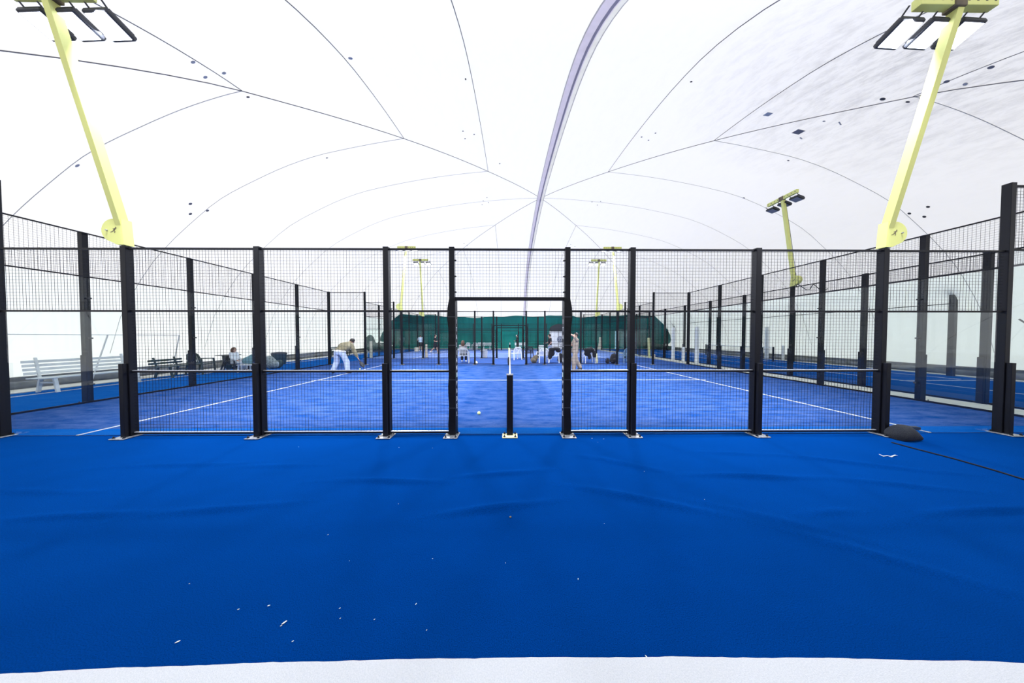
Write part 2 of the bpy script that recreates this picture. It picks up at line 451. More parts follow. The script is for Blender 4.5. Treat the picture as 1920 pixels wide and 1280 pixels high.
# ------------------------------------------------------------------ floor, plinth, kerbs
def ridge(x, y, cx, cy, L, W, ang, h):
    dx, dy = x - cx, y - cy
    u = dx * math.cos(ang) + dy * math.sin(ang); v = -dx * math.sin(ang) + dy * math.cos(ang)
    v += .06 * math.sin(u * 2.2)
    return h * math.exp(-(u / L) ** 2 - (v / W) ** 2)
WR = []   # wrinkles of the carpet: pixel centre, length, slope, height
for px, py, L, ang, h in ((730,902,.5,4,.022),(940,888,.45,14,.017),(930,952,.42,16,.024),(1165,868,.4,-18,.015),(1200,935,.5,-14,.024),
        (1410,893,.55,2,.024),(1370,850,.3,0,.012),(1600,868,.8,-12,.018),(1680,908,.5,-6,.016),(410,955,.5,14,.018),(150,967,.6,10,.018),
        (330,872,.7,8,.014),(530,873,.4,8,.011),(1850,957,.7,10,.024),(1560,960,.25,12,.014),(60,922,.6,4,.013),(1640,1040,.5,-25,.014),(1460,975,.5,-20,.010)):
    g = G(px, py); WR.append((g.x, g.y, L, .042, R(ang), h * 1.6))
def carpet_z(x, y):
    if y < .8 or y > 3.85: return 0.0
    z = 0
    for c in WR:
        if abs(x - c[0]) < 2.2 and abs(y - c[1]) < 1: z += ridge(x, y, *c)
    return z * min(1, (3.85 - y) / .3)
mb = MB(); nx, ny = 330, 150
xs = [-15.3 + 34.3 * i / nx for i in range(nx + 1)]
# finer in front of the fence
xs = sorted(set([round(-15.3 + i * .5, 3) for i in range(69)] + [round(-9 + i * .07, 3) for i in range(258)] + [19.0]))
ys = sorted(set([-2.1, -1, 0] + [round(.5 + i * .025, 4) for i in range(141)] + [round(4.5 + i, 2) for i in range(28)] + [32.3]))
for y in ys:
    for x in xs: mb.v.append((x, y, carpet_z(x, y)))
n = len(xs)
for j in range(len(ys) - 1):
    for i in range(n - 1): mb.f.append((j * n + i, j * n + i + 1, (j + 1) * n + i + 1, (j + 1) * n + i))
FLOOR = mb.obj('floor', M['carpet'], smooth=True); FLOOR['kind'] = 'structure'

def slab(name, x0, x1, y0, y1, z, m, kind='structure', parent=None):
    o = MB().span((x0, y0, -.01), (x1, y1, z)).obj(name, m, parent)
    if parent is None: o['kind'] = kind
    return o
C1a, C1b, C2a, C2b, EX = 4.02, 13.95, 17.9, 27.9, 10.06
T1 = slab('court_turf', -EX, EX, C1a, C1b, .006, M['court'])
slab('turf_edge', -EX, EX, C1a + .002, C1a + .28, .008, M['edge'], parent=T1)
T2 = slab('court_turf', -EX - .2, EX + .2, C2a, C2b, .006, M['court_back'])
T3 = slab('court_turf', 11.25, 17.8, 2.5, 28.0, .006, M['court_side'])
slab('carpet_strip', -EX, EX, C1b, C2a, .004, M['strip'])
slab('carpet_strip', -13.7, -EX - .01, 4.02, 30, .004, M['edge'])
slab('carpet_strip', -13.7, 17.8, C2b + .001, 30.2, .003, M['edge'])
slab('kerb_strip', 10.14, 10.95, 3.2, 28.0, .03, M['concrete'])
slab('kerb_strip', -14.9, -13.75, -1.6, 31.8, .02, M['concrete'])
slab('kerb_strip', -13.74, 18.6, 30.25, 31.8, .02, M['concrete'])
slab('kerb_strip', 17.85, 18.6, -1.6, 30.2, .02, M['concrete'])
def line(x0, x1, y0, y1, par=None, z=.011): return slab('court_line', x0, x1, y0, y1, z, M['white_line'], parent=par)
for sx in (-1, 1): line(sx * 6.95 - .025, sx * 6.95 + .025, C1a, C1b, T1)
line(-7.15, 7.15, 8.96, 9.01, T1)
for sx in (-1, 1): line(sx * 6.95 - .03, sx * 6.95 + .03, C2a, C2b, T2)
line(-7.15, 7.15, 22.87, 22.93, T2)
line(14.1, 14.17, 3, 28, T3); line(14.0, 17.7, 8.72, 8.78, T3); line(16.6, 16.66, 9, 28, T3)
line(-13.05, -12.98, 4.2, 24, None, .012)
# the white line along the front edge of the carpet: bowed a little
mb = MB(); n = 240
for i in range(n + 1):
    x = -4.2 + 8.4 * i / n; yy = 1.195 - .0065 * x * x + .0015 * math.sin(x * 9) + .0012 * rnd.uniform(-1, 1)
    mb.v += [(x, yy - .16, .0), (x, yy - .16, .012), (x, yy, .012), (x, yy, .0)]
    if i:
        q = 4 * i
        for k in range(3): mb.f.append((q - 4 + k, q - 3 + k, q + k + 1, q + k))
o = mb.obj('court_line', M['white_line']); o['kind'] = 'structure'
# grey plinth round the foot of the membrane
for nm, a, b in (('baseboard_left', (-15.0, -1.7, 0), (-14.86, 31.9, .36)), ('baseboard_right', (18.56, -1.7, 0), (18.7, 31.9, .36)),
                 ('baseboard_back', (-14.85, 31.78, 0), (18.55, 31.92, .36)), ('baseboard_front', (-14.85, -1.74, 0), (18.55, -1.6, .36))):
    o = MB().span(a, b).obj(nm, M['plinth']); o['kind'] = 'structure'
# low ballast roll lying against the left plinth
MB().tube([(-14.72, y, .13 + .02 * math.sin(y * 3)) for y in [4 + i * .5 for i in range(48)]], .12, 8).obj('trim_1', M['plinth'], smooth=True)['kind'] = 'structure'
MB().tube([(18.42, y, .12 + .02 * math.sin(y * 3)) for y in [4 + i * .5 for i in range(46)]], .12, 8).obj('trim_2', M['plinth'], smooth=True)['kind'] = 'structure'

# ------------------------------------------------------------------ court fences
WIRE = {}
def wire_mesh(w, h, r=.0013, pitch=.05):
    k = (round(w, 3), round(h, 3))
    if k in WIRE: return WIRE[k]
    mb = MB()
    nx = max(1, round(w / pitch)); nz = max(1, round(h / pitch))
    for i in range(1, nx):
        x = w * i / nx; mb.span((x - r, -r, 0), (x + r, r, h))
    for i in range(1, nz):
        z = h * i / nz; mb.span((0, r, z - r), (w, 3 * r, z + r))
    me = mb.mesh('wire_mesh'); me.materials.append(M['wire']); WIRE[k] = me; return me
def panel(root, p0, w, h, rails, ang=0, lit=True):
    """framed wire panel: p0 lower corner, rails = heights of cross rails within it"""
    t = .028; wm = link('wire_mesh', wire_mesh(w, h), None, root, p0); wm.rotation_euler = (0, 0, ang); wm['kind'] = 'stuff'
    k = ('r', round(w, 3)); k2 = ('e', round(w, 3))
    if k not in WIRE:
        WIRE[k] = MB().span((0, -t / 2, -t / 2), (w, t / 2, t / 2)).mesh('rail'); WIRE[k].materials.append(M['black'])
        WIRE[k2] = MB().span((0, -t / 2 - .001, t / 2), (w, t / 2, t / 2 + .008)).mesh('rail_edge'); WIRE[k2].materials.append(M['edge_highlight'])
    for z in rails:
        rl = link('rail', WIRE[k], None, root, (p0[0], p0[1], p0[2] + z)); rl.rotation_euler = (0, 0, ang)
        if lit and z < 1.5 and p0[2] < 1: link('rail_edge', WIRE[k2], None, rl)     # pale strip painting a highlight along the upper edge
def glass_pane(root, p0, w, h, ang=0):
    me = WIRE.get(('g', w, h))
    if me is None:
        me = MB().span((.006, -.005, 0), (w - .006, .005, h)).mesh('glass_pane'); me.materials.append(M['glass']); WIRE[('g', w, h)] = me
    o = link('glass_pane', me, None, root, p0); o.rotation_euler = (0, 0, ang); return o

def text_mesh(body, size, spacing=1.0):
    cu = bpy.data.curves.new('t', 'FONT'); cu.body = body; cu.size = size; cu.align_x = 'CENTER'; cu.space_line = spacing; cu.extrude = .001
    o = bpy.data.objects.new('t', cu); COL.objects.link(o); dg = bpy.context.evaluated_depsgraph_get(); dg.update()
    me = bpy.data.meshes.new_from_object(o.evaluated_get(dg), depsgraph=dg); bpy.data.objects.remove(o); return me

PX = [.92, 1.96, 3.98, 6.04, 8.07, 10.06]
HS = [3.0, 3.0, 3.0, 3.0, 4.05, 4.05]
def base_plate(root, x, m=None, w=.22, d=.24, y=.0):
    m = m or M['steel']
    pl = MB().bbox((x, y, .012), (w, d, .012), .003).obj('base_plate', m, root)
    for sx in (-1, 1):
        for sy in (-1, 1):
            MB().lathe((x + sx * w * .36, y + sy * d * .36, .018), [(.017, 0), (.017, .012), (.009, .014), (.009, .03), (.0, .031)], 8).obj('bolt', M['bolt'], pl)
    return pl
def side_fence(name, label, loc):
    root = thing(name, label, 'fence', loc)
    # local y: minus is outside (camera side for the first fence)
    for sx in (-1, 1):
        for k, px in enumerate(PX):
            x = sx * px; h = HS[k]
            wid = .085 if px < 9 else .12
            MB().bbox((x, 0, h / 2 + .01), (wid, .09, h), .004).obj('post', M['black'], root)
            base_plate(root, x - sx * 0 + sx * .01, y=-.05)
            if k:   # low stub post bolted in front
                MB().bbox((x + sx * .012, -.072, .59), (.07, .05, 1.16), .004).obj('stub_post', M['black'], root)
        # padded door post sleeves
        pm = MB(); n = 14
        for i in range(n + 1):
            z = .03 + 2.17 * i / n
            e = .012 * math.sin(i * 1.7) * .5 + (.010 if 1.85 < z < 2.12 else 0)
            if i == n: e = -.02
            x0, x1 = sx * .92 - .056 - (e if sx < 0 else 0), sx * .92 + .056 + (e if sx > 0 else 0)
            pm.v += [(x0, -.06, z), (x1, -.06, z), (x1, .11, z), (x0, .11, z)]
            if i:
                q = 4 * i
                for k in range(4):
                    kk = (k + 1) % 4; pm.f.append((q - 4 + k, q - 4 + kk, q + kk, q + k))
        pm.f.append((0, 3, 2, 1)); q = 4 * n; pm.f.append((q, q + 1, q + 2, q + 3))
        sl = pm.obj('post_sleeve', M['pad'], root)
        for k, chh in enumerate('ITALIAN PADEL'):
            if chh == ' ': continue
            me = text_mesh(chh, .105)
            # local x -> along y, local y -> up, normal towards the doorway
            me.transform(Matrix(((0, 0, -sx, sx * (.92 - .0585)), (-sx, 0, 0, .025), (0, 1, 0, 1.80 - .1245 * k), (0, 0, 0, 1))))
            me.materials.clear(); me.materials.append(M['letter']); link('letter', me, None, sl)
        xx = sx * (.92 - .0585)
        MB().span((xx - .001, -.02, .935), (xx + .001, .02, 1.01)).obj('flag_green', M['green_print'], sl)
        MB().span((xx - .001, .02, .935), (xx + .001, .06, 1.01)).obj('flag_white', M['letter'], sl)
        for z in (.45, .9, 1.45, 1.9):
            MB().span((sx * .92 - .058, -.0615, z), (sx * .92 + .058, -.06, z + .012)).obj('strap', M['dark'], sl)
        # panels
        def W(a, b): return b - a - .085
        def x_of(a, b): return (a if sx > 0 else -b) + .0425
        for a, b in ((0, 1), (1, 2), (2, 3)):
            w = W(PX[a], PX[b]); x = x_of(PX[a], PX[b])
            panel(root, (x, 0, .035), w, 2.96, (.014, 1.0, 1.965, 2.945))
        # low glass bay with wire above
        w = W(PX[3], PX[4]); x = x_of(PX[3], PX[4])
        glass_pane(root, (x, 0, .03), w, 1.96)
        panel(root, (x, 0, 1.99), w, 1.0, (.01, .985))
        # tall glass bay
        w = W(PX[4], PX[5]); x = x_of(PX[4], PX[5])
        glass_pane(root, (x, 0, .03), w, 2.95)
        panel(root, (x, 0, 2.99), w, 1.05, (.01, 1.03))
    # wire panel over the doorway
    panel(root, (-.88, 0, 2.2), 1.76, .795, (.01, .78), lit=False)
    MB().span((-.88, -.02, 2.17), (.88, .02, 2.2)).obj('lintel', M['black'], root)
    for sx in (-1, 1):
        for z in (2.3, 2.55, 2.8): MB().bbox((sx * .865, -.02, z), (.03, .03, .02), .003).obj('mesh_clip', M['bolt'], root)
    return root
fence1 = side_fence('court_fence', 'black mesh side fence nearest the camera, with padded doorway posts', (0, 4.0, 0))
dup(fence1, (0, C1b - .02, 0), math.pi, 'black mesh fence across the far side of the first court')
f3 = dup(fence1, (0, C2a, 0), 0, 'black mesh fence on the near side of the back court'); f3.scale = (1.03, 1, 1)
f4 = dup(fence1, (0, C2b, 0), math.pi, 'black mesh fence far side of back court, before green curtain'); f4.scale = (1.03, 1, 1)

def end_wall(name, label, loc, rz):
    """glass back wall; local x along the wall from 0 to 9.93, outside = local +y"""
    root = thing(name, label, 'glass wall', loc, rz)
    L = 9.86; st = L / 5
    for i in range(1, 5):
        x = st * i
        MB().bbox((x, .07, 2.03), (.09, .11, 4.06), .004).obj('post', M['black'], root)
        MB().bbox((x, .14, .58), (.08, .05, 1.14), .004).obj('stub_post', M['black'], root)
        for z in (.45, 1.55, 2.5): MB().bbox((x, -.03, z), (.05, .06, .035), .004).obj('glass_clamp', M['dark'], root)
        base_plate(root, x, y=.10, w=.2, d=.2)
    for i in range(5):
        glass_pane(root, (st * i + .003, 0, .05), st - .006, 2.93)
        panel(root, (st * i + .003, 0, 3.0), st - .006, 1.05, (.01, 1.035))
    MB().span((0, -.012, .01), (L, .012, .05)).obj('bottom_rail', M['black'], root)
    return root
wl = end_wall('glass_end_wall', 'glass end wall with black posts left of the first court', (-EX, 4.06, 0), math.pi / 2)
wr = dup(wl, (EX, 13.92, 0), -math.pi / 2, 'glass end wall with black posts right of the first court')
dup(wl, (-EX - .3, 17.96, 0), math.pi / 2, 'glass end wall with black posts left of the back court')
dup(wl, (EX + .3, 27.82, 0), -math.pi / 2, 'glass end wall with black posts right of the back court')

# the fence of the neighbouring court on the right, past the pale kerb
f = thing('court_fence', 'black and glass fence beyond the pale kerb on the right', 'fence', (11.15, 3.72, 0), math.pi / 2)
NB = 9; st = 2.01
for i in range(NB + 1):
    x = st * i
    MB().bbox((x, 0, 1.78), (.10, .10, 3.56), .004).obj('post', M['black'], f)
    MB().bbox((x, .08, .56), (.09, .05, 1.1), .004).obj('stub_post', M['black'], f)
    base_plate(f, x, w=.2, d=.2)
for i in range(NB):
    glass_pane(f, (st * i + .05, -.06, .05), st - .1, 3.08)
    panel(f, (st * i + .05, -.02, 3.14), st - .1, .4, (.012, .385))
    MB().span((st * i + .05, -.015, .01), (st * (i + 1) - .05, .015, .05)).obj('bottom_rail', M['black'], f)
# far fence of that court: plain posts and rails close to the right wall
f = thing('court_fence', 'thin dark fence standing close against the right wall', 'fence', (17.7, 9.8, 0), math.pi / 2)
for i in range(5):
    x = [0, 5.6, 11.2, 16.8, 18.0][i]
    MB().bbox((x, 0, 1.8), (.14, .14, 3.6), .004).obj('post', M['black'], f)
for z in (3.55, 2.9): MB().span((0, -.015, z - .015), (18, .015, z + .015)).obj('rail', M['black'], f)
# white padded wraps round posts
def wrap(px, py, top_y, w, label, m='white'):
    g = G(px, py)
    if px < 1400: g.y = 10.86 * g.y / g.x; g.x = 10.86
    s = F / g.y; h = (py - top_y) / s
    prof = [(w * (1 + .06 * math.sin(i * 2.1)), h * i / 12) for i in range(13)]
    o = MB().lathe((0, 0, 0), prof, 14).obj('post_wrap', M[m], smooth=True, loc=(g.x, g.y, .005)); tag(o, label, 'padding', 'white wraps round posts on the right' if m == 'white' else None)
for px, py, ty, w, lb in ((1262, 674, 612, .10, 'tall white post wrap left of the wide white wrap'), (1306, 679.5, 610, .11, 'tall white padded wrap just left of a court corner post'),
                         (1281, 675.5, 648, .085, 'short white post wrap between two tall ones'),
                         (1437, 674, 612, .11, 'tall white post wrap behind the right-hand net'), (1468, 675, 647, .08, 'short white wrap at the end of the right-hand net')):
    wrap(px, py, ty, w, lb)
# low net on the right-hand court
f = thing('low_net', 'low black net beyond the right fence near white wraps', 'net', (16.7, 15.6, 0), 0)
mb = MB()
for i in range(60): mb.span((0, i * .09, .06), (.005, i * .09 + .005, .85))
for k in range(10): mb.span((0, 0, .06 + k * .085), (.005, 5.4, .065 + k * .085))
o = mb.obj('netting', M['wire'], f); o['kind'] = 'stuff'
MB().span((-.015, 0, .84), (.02, 5.4, .89)).obj('tape', M['white'], f)
for y in (0, 5.4): MB().bbox((0, y, .46), (.07, .07, .92), .004).obj('post', M['black'], f)

# ------------------------------------------------------------------ net of the first court, seen end-on
n1 = thing('padel_net', 'net running straight away from camera, black post on yellow plate', 'net', (0, 4.0, 0))
MB().bbox((0, -.03, .50), (.10, .08, .96), .006).obj('post', M['black'], n1)
MB().bbox((0, -.03, .985), (.108, .088, .018), .004).obj('post_cap', M['steel'], n1)
base_plate(n1, 0, M['yellow_plate'], w=.24, d=.17, y=-.065)
MB().bbox((0, 9.86, .47), (.10, .08, .94), .006).obj('post', M['black'], n1)
MB().bbox((-.05, 9.80, .60), (.07, .04, .70), .006).obj('post_pad', M['yellow_plate'], n1)
mb = MB()
for i in range(1, 230): mb.span((-.002, i * .0425, .07), (.002, i * .0425 + .004, .88))
for k in range(19): mb.span((.002, .02, .07 + k * .043), (.006, 9.82, .074 + k * .043))
o = mb.obj('netting', M['wire'], n1); o['kind'] = 'stuff'
mb = MB(); 
for i in range(24):
    a, b = i / 24, (i + 1) / 24
    za, zb = [.93 - .05 * 4 * t * (1 - t) for t in (a, b)]
    mb.bar((0, .02 + 9.8 * a, za - .02), (0, .02 + 9.8 * b, zb - .02), .028, .06)
mb.obj('white_tape', M['white'], n1)
MB().bar((0, .02, .08), (0, 9.82, .08), .01).obj('bottom_cable', M['wire'], n1)
MB().ball((-.06, 8.6, .33), (.06, .12, .22)).obj('net_sag', M['cloth_black'], n1)  # dark lump added to stand for the sagging net
n2 = thing('padel_net', 'net of the back court beyond the white garden chair', 'net', (0, 17.95, 0))
MB().bbox((0, 0, .5), (.10, .08, .98), .006).obj('post', M['black'], n2)
MB().bbox((0, 9.86, .47), (.10, .08, .94), .006).obj('post', M['black'], n2)
mb = MB()
for i in range(1, 110): mb.span((-.002, i * .09, .07), (.002, i * .09 + .006, .88))
for k in range(10): mb.span((.002, .02, .07 + k * .086), (.008, 9.82, .076 + k * .086))
o = mb.obj('netting', M['wire'], n2); o['kind'] = 'stuff'
MB().span((-.014, .02, .86), (.014, 9.82, .92)).obj('white_tape', M['white'], n2)

# ------------------------------------------------------------------ floodlight poles
M['lamp'] = mat('floodlight_face', (.9, .9, .95), .4, emis=(.80, .84, 1), es=7)
M['lamp_off'] = mat('floodlight_glass', (.25, .26, .3), .3)
def flood_pole(name, label, loc, rz, side, H0, top, lean, lit=True, aim=(0, 5, 0)):
    """side = +1: the lamps reach towards local +x; the pole leans to local -y by lean"""
    root = thing(name, label, 'floodlight', loc, rz, 'yellow floodlight poles')
    dz = top - H0
    # hinge bracket: D shaped box, round side away from the court centre
    pts = [(side * .055, .02), (side * .055, .40)]
    pts = [(side * .05, .0), (side * .02, .40), (-side * .10, .40)]
    for i in range(13):
        a = math.pi / 2 - math.pi * i / 12 * .92
        pts.append((-side * (.10 + .19 * math.cos(a)), .22 + .18 * math.sin(a)))
    pts += [(-side * .055, .0)]
    br = MB().prism(pts, -.06, .05).obj('hinge_bracket', M['yellow'], root, loc=(0, 0, H0))
    # runner emblem on the bracket
    fig = MB(); y = -.0615
    def st(x0, z0, x1, z1, w=.010): fig.bar((-side * .09 + x0, y, .22 + z0), (-side * .09 + x1, y, .22 + z1), w, .002, up=(0, 1, 0))
    st(-.005, .0, .018, .03, .018); st(.018, .03, .034, .026, .008); st(.01, .026, -.02, .02, .007); st(-.005, .002, .012, -.018, .011)
    st(.012, -.018, .004, -.04, .008); st(-.005, .0, -.028, -.018, .010); st(-.028, -.018, -.055, -.03, .008)
    fig.ball((-side * .09 + .026, y, .22 + .045), (.010, .002, .010), 8, 5)
    fig.obj('emblem', M['khaki'], br)
    MB().tube([(-side * .20, -.061, .22), (-side * .20, -.075, .22)], .012, 8).obj('bolt', M['steel'], br)
    p0 = Vector((-side * .03, 0, H0 + .25)); p1 = Vector((-side * .03, -lean, top))
    MB().bar(p0, p1, .085, .10, up=(0, 1, 0)).obj('pole', M['yellow'], root)
    MB().tube([p0 + Vector((-side * .03, .07, .1)), p0.lerp(p1, .5) + Vector((-side * .03, .08, 0)), p1 + Vector((-side * .03, .07, -.05))], .007, 5).obj('cable', M['dark'], root)
    d = (p1 - p0).normalized()
    bm_ = MB().bbox((0, -lean, top + .03), (1.06, .09, .13), .006).obj('cross_beam', M['yellow'], root)
    for k in range(-4, 5):
        if k: MB().bbox((k * .12, -lean, top + .03), (.035, .094, .03), .004).obj('slot', M['dark'], bm_)
    MB().bbox((0, -lean - .0, top + .02), (.16, .12, .16), .01).obj('clamp', M['khaki'], bm_)
    for ox in (-.36, .06, .50):
        x = side * ox; rot = Matrix.Rotation(R(-20), 3, 'X') @ Matrix.Rotation(R(-6 * side), 3, 'Y')
        c = Vector((x, -lean + .17, top - .17))
        hd = MB().bbox(c, (.31, .30, .08), .02, rot)
        for q in range(6): hd.box(c + rot @ Vector((-.125 + q * .05, 0, .055)), (.01, .24, .03), rot)
        h_ = hd.obj('lamp_head', M['dark'], root)
        MB().bbox(c + rot @ Vector((0, 0, -.046)), (.26, .25, .006), .002, rot).obj('lamp_glass', M['lamp'] if lit else M['lamp_off'], h_)
        MB().bar((x - .12, -lean, top), c + Vector((-.12, -.02, .02)), .02, .008).obj('yoke', M['dark'], h_)
        MB().bar((x + .12, -lean, top), c + Vector((.12, -.02, .02)), .02, .008).obj('yoke', M['dark'], h_)
    if lit:
        li = bpy.data.lights.new('floodlight', 'AREA'); li.shape = 'RECTANGLE'; li.size = 1.1; li.size_y = .3
        li.energy = LAMP_W; li.color = (.86, .9, 1); li.spread = R(118)
        lo = bpy.data.objects.new('light', li); COL.objects.link(lo); lo.parent = root
        p = Vector((side * .1, -lean + .22, top - .25)); lo.location = p
        dirv = Vector(aim) - p; lo.rotation_euler = dirv.to_track_quat('-Z', 'Y').to_euler()
    return root
flood_pole('floodlight_pole', 'yellow floodlight pole rising at upper left of the first fence', (-6.04, 4.0, 0), 0, 1, 3.02, 6.08, .58, aim=(3.5, 4.2, 0))
flood_pole('floodlight_pole', 'yellow floodlight pole rising at upper right of the first fence', (6.04, 4.0, 0), 0, -1, 3.02, 6.08, .58, aim=(-3.5, 4.2, 0))
flood_pole('floodlight_pole', 'thin yellow floodlight pole behind the bending man\'s court, left', (-6.04, C1b, 0), math.pi, -1, 3.02, 6.75, .75, aim=(-3.5, 4.2, 0))
flood_pole('floodlight_pole', 'thin yellow floodlight pole at far side of first court, right', (6.04, C1b, 0), math.pi, 1, 3.02, 6.75, .75, aim=(3.5, 4.2, 0))
flood_pole('floodlight_pole', 'distant yellow T-shaped floodlight pole left of the doorway', (-6.2, C2a, 0), 0, 1, 3.02, 6.85, .5, aim=(4, 5, 0), lit=True)
flood_pole('floodlight_pole', 'distant yellow T-shaped floodlight pole right of the doorway', (6.2, C2a, 0), 0, -1, 3.02, 6.85, .5, aim=(-4, 5, 0), lit=True)
flood_pole('floodlight_pole', 'yellow T-shaped floodlight pole on the right-hand court fence', (11.15, 9.75, 0), -math.pi / 2, -1, 3.56, 6.95, .5, lit=False)


# ------------------------------------------------------------------ far wall: green curtain and entrance
def wall_y(x, h):          # y of the membrane at height h near the far wall
    lo, hi = 27.3, 31.95
    if H(x, lo) < h: return None
    for _ in range(30):
        m = (lo + hi) / 2
        if H(x, m) > h: lo = m
        else: hi = m
    return lo
ct = thing('green_curtain', 'long dark green curtain hung along the far wall', 'curtain', (1.85, 31.2, 0))
mb = MB(); nx, nz = 340, 12; ok = {}
for i in range(nx + 1):
    x = -14.7 + 33.2 * i / nx
    top = 3.95 + .10 * math.sin(x * .55 + 1) + .05 * math.sin(x * 1.9)
    if 4.2 < x < 8.0: top += .28 * math.sin(math.pi * (x - 4.2) / 3.8) ** .5
    top = min(top, H(x, 27.3) - .25)
    d = 9
    if d < 3.2: top = min(top, .3 + 3.75 * (d / 3.2) ** .3)
    fold = .05 * math.sin(x * 7.3 + .8 * math.sin(x * 2.1)) + .025 * math.sin(x * 17)
    for k in range(nz + 1):
        h = .06 + (top - .06) * k / nz
        y = wall_y(x, h + .12); y = 31.2 if y is None else y - .22
        mb.v.append((x - 1.85, min(y, 31.6) - 31.2 + fold * (1 - .5 * k / nz), h))
for i in range(nx):
    x = -14.7 + 33.2 * (i + .5) / nx
    for k in range(nz):
        if 5.0 < x < 6.95 and k < 8: continue          # opening of the entrance
        a = i * (nz + 1) + k; mb.f.append((a, a + nz + 1, a + nz + 2, a + 1))
mb.obj('cloth', M['curtain'], ct, True)
for xx in (-11.3, -6.2, -1.1, 3.4, 8.7, 13.2):
    pts = [(xx - 1.85, min((wall_y(xx, h + .12) or 31.4) - .22, 31.6) - 31.2 - .06, h) for h in (.1, 1, 2, 3, 3.8)]
    MB().tube(pts, .012, 5).obj('seam', M['curtain'], ct)
# entrance
d = thing('entrance_door', 'white glazed double door under a dark arched hood in the curtain', 'door', (5.98, 30.55, 0))
M['hood'] = mat('dark_hood', (.012, .02, .03), .5)
M['door_white'] = mat('white_door', (.80, .83, .9), .4, emis=(.9, .94, 1), es=.35)
M['logo_blue'] = mat('blue_print', (.05, .09, .22), .6)
pts = [(-1.02, 2.25), (1.02, 2.25)] + [(1.02 * math.cos(math.pi * i / 14), 2.45 + .62 * math.sin(math.pi * i / 14)) for i in range(15)]
MB().prism(pts, -.1, .9).obj('hood', M['hood'], d)
MB().span((-1.02, -.1, 2.2), (1.02, -.04, 2.3)).obj('hood_rim', M['dark'], d)
for sx in (-1, 1):
    MB().span((sx * 1.0 - .04, -.06, 0), (sx * 1.0 + .04, .9, 2.25)).obj('jamb', M['white'], d)
    lf = MB().span((sx * .02, 0, .04), (sx * .96, .05, 2.24)).obj('door_leaf', M['door_white'], d)
    for z in (.15, .75, 1.5, 2.15): MB().span((sx * .04, -.02, z - .025), (sx * .94, 0, z + .025)).obj('glazing_bar', M['white'], lf)
    for x in (.06, .5, .92): MB().span((sx * x - .025, -.02, .1), (sx * x + .025, 0, 2.2)).obj('stile', M['white'], lf)
MB().span((-.015, -.03, .04), (.015, 0, 2.24)).obj('meeting_rail', M['dark'], d)
lg = MB()
for r_, n_ in ((.36, 24), (.27, 16), (.17, 10), (.06, 5)):
    for k in range(n_):
        a = 2 * math.pi * k / n_; lg.ball((.22 + r_ * math.cos(a), -.03, 1.2 + r_ * math.sin(a)), (.045, .01, .045), 6, 4)
lg.bar((.22, -.03, 1.2), (.22, -.03, .82), .05, .01)
o = lg.obj('round_emblem', M['logo_blue'], d); o['kind'] = 'stuff'
MB().span((.15, -.35, .02), (.85, -.12, .62)).obj('step_box', M['white'], d)
g = G(1160, 653.5)
d2 = thing('glowing_pane', 'narrow pale blue pane glowing in the green curtain, right side', 'door', (13.2, 30.5, 0))
M['glow'] = mat('glowing_pale_blue', (.3, .6, .7), .4, emis=(.25, .75, .95), es=.8)  # brightness comes from the pane's own emission, no lamp behind it
MB().span((-.2, 0, 0), (.2, .06, 2.2)).obj('pane', M['glow'], d2)
MB().span((-.26, -.02, 0), (-.2, .08, 2.26)).obj('jamb', M['white'], d2); MB().span((.2, -.02, 0), (.26, .08, 2.26)).obj('jamb', M['white'], d2)
# gathered curtain ends
M['tarp'] = mat('dark_green_tarpaulin', (.03, .055, .05), .8, noise=(3, (.05, .08, .07)))
def heap(name, label, cat, loc, balls, m, vox=.06, grp=None):
    mb = MB()
    for c, r in balls: mb.ball(c, r, 12, 8)
    me = remesh(mb, vox, 3); o = link(name, me, m, None, loc); tag(o, label, cat, grp); return o
heap('tarpaulin_heap', 'dark green tarpaulin heaped against the wall in far left corner', 'tarpaulin', (-13.9, 25.2, 0),
     [((-.2, 0, .9), (.45, .5, .85)), ((.1, 0, .5), (.7, .6, .5)), ((.6, .3, .3), (.8, .5, .3)), ((1.1, .5, .22), (.6, .4, .22))], M['tarp'])
heap('gathered_curtain', 'dark gathered curtain end sagging in the far right corner', 'curtain', (17.6, 30.7, 0),
     [((-.3, 1.0, .75), (.5, .4, .75)), ((-.1, 0, .45), (.7, .9, .45)), ((.2, -1.2, .35), (.40, 1.2, .34)), ((.3, -2.6, .28), (.3, 1.2, .26))], M['tarp'], .08)

# ------------------------------------------------------------------ chairs and benches
def garden_chair(name, label, loc, rz, m, grp=None, wide=1.0):
    t = thing(name, label, 'chair', loc, rz, grp)      # faces local +y
    W = .27 * wide
    MB().bbox((0, .0, .43), (2 * W, .46, .035), .012).obj('seat', m, t)
    bk = MB(); n = 14
    for i in range(n + 1):
        a = math.pi * i / n; x = -W * math.cos(a); z = .62 + .23 * min(1, math.sin(a) * 1.35); y = -.24 - .08 * math.sin(a)
        if i: bk.bar(prev, (x, y, z), .045, .05)
        prev = (x, y, z)
    for k in range(-3, 4):
        bk.bar((k * W * .27, -.22, .44), (k * W * .27, -.30, .62 + .23 * min(1, 1.35 * math.sin(math.acos(max(-1, min(1, k * .27)))))), .034, .018)
    bk.obj('backrest', m, t)
    for sx in (-1, 1):
        MB().bbox((sx * (W + .02), -.0, .64), (.05, .46, .03), .01).obj('armrest', m, t)
        MB().bar((sx * (W + .02), .2, .64), (sx * (W + .03), .25, 0), .05, .045).obj('leg', m, t)
        MB().bar((sx * (W + .0), -.22, .62), (sx * (W + .03), -.30, 0), .05, .045).obj('leg', m, t)
    return t
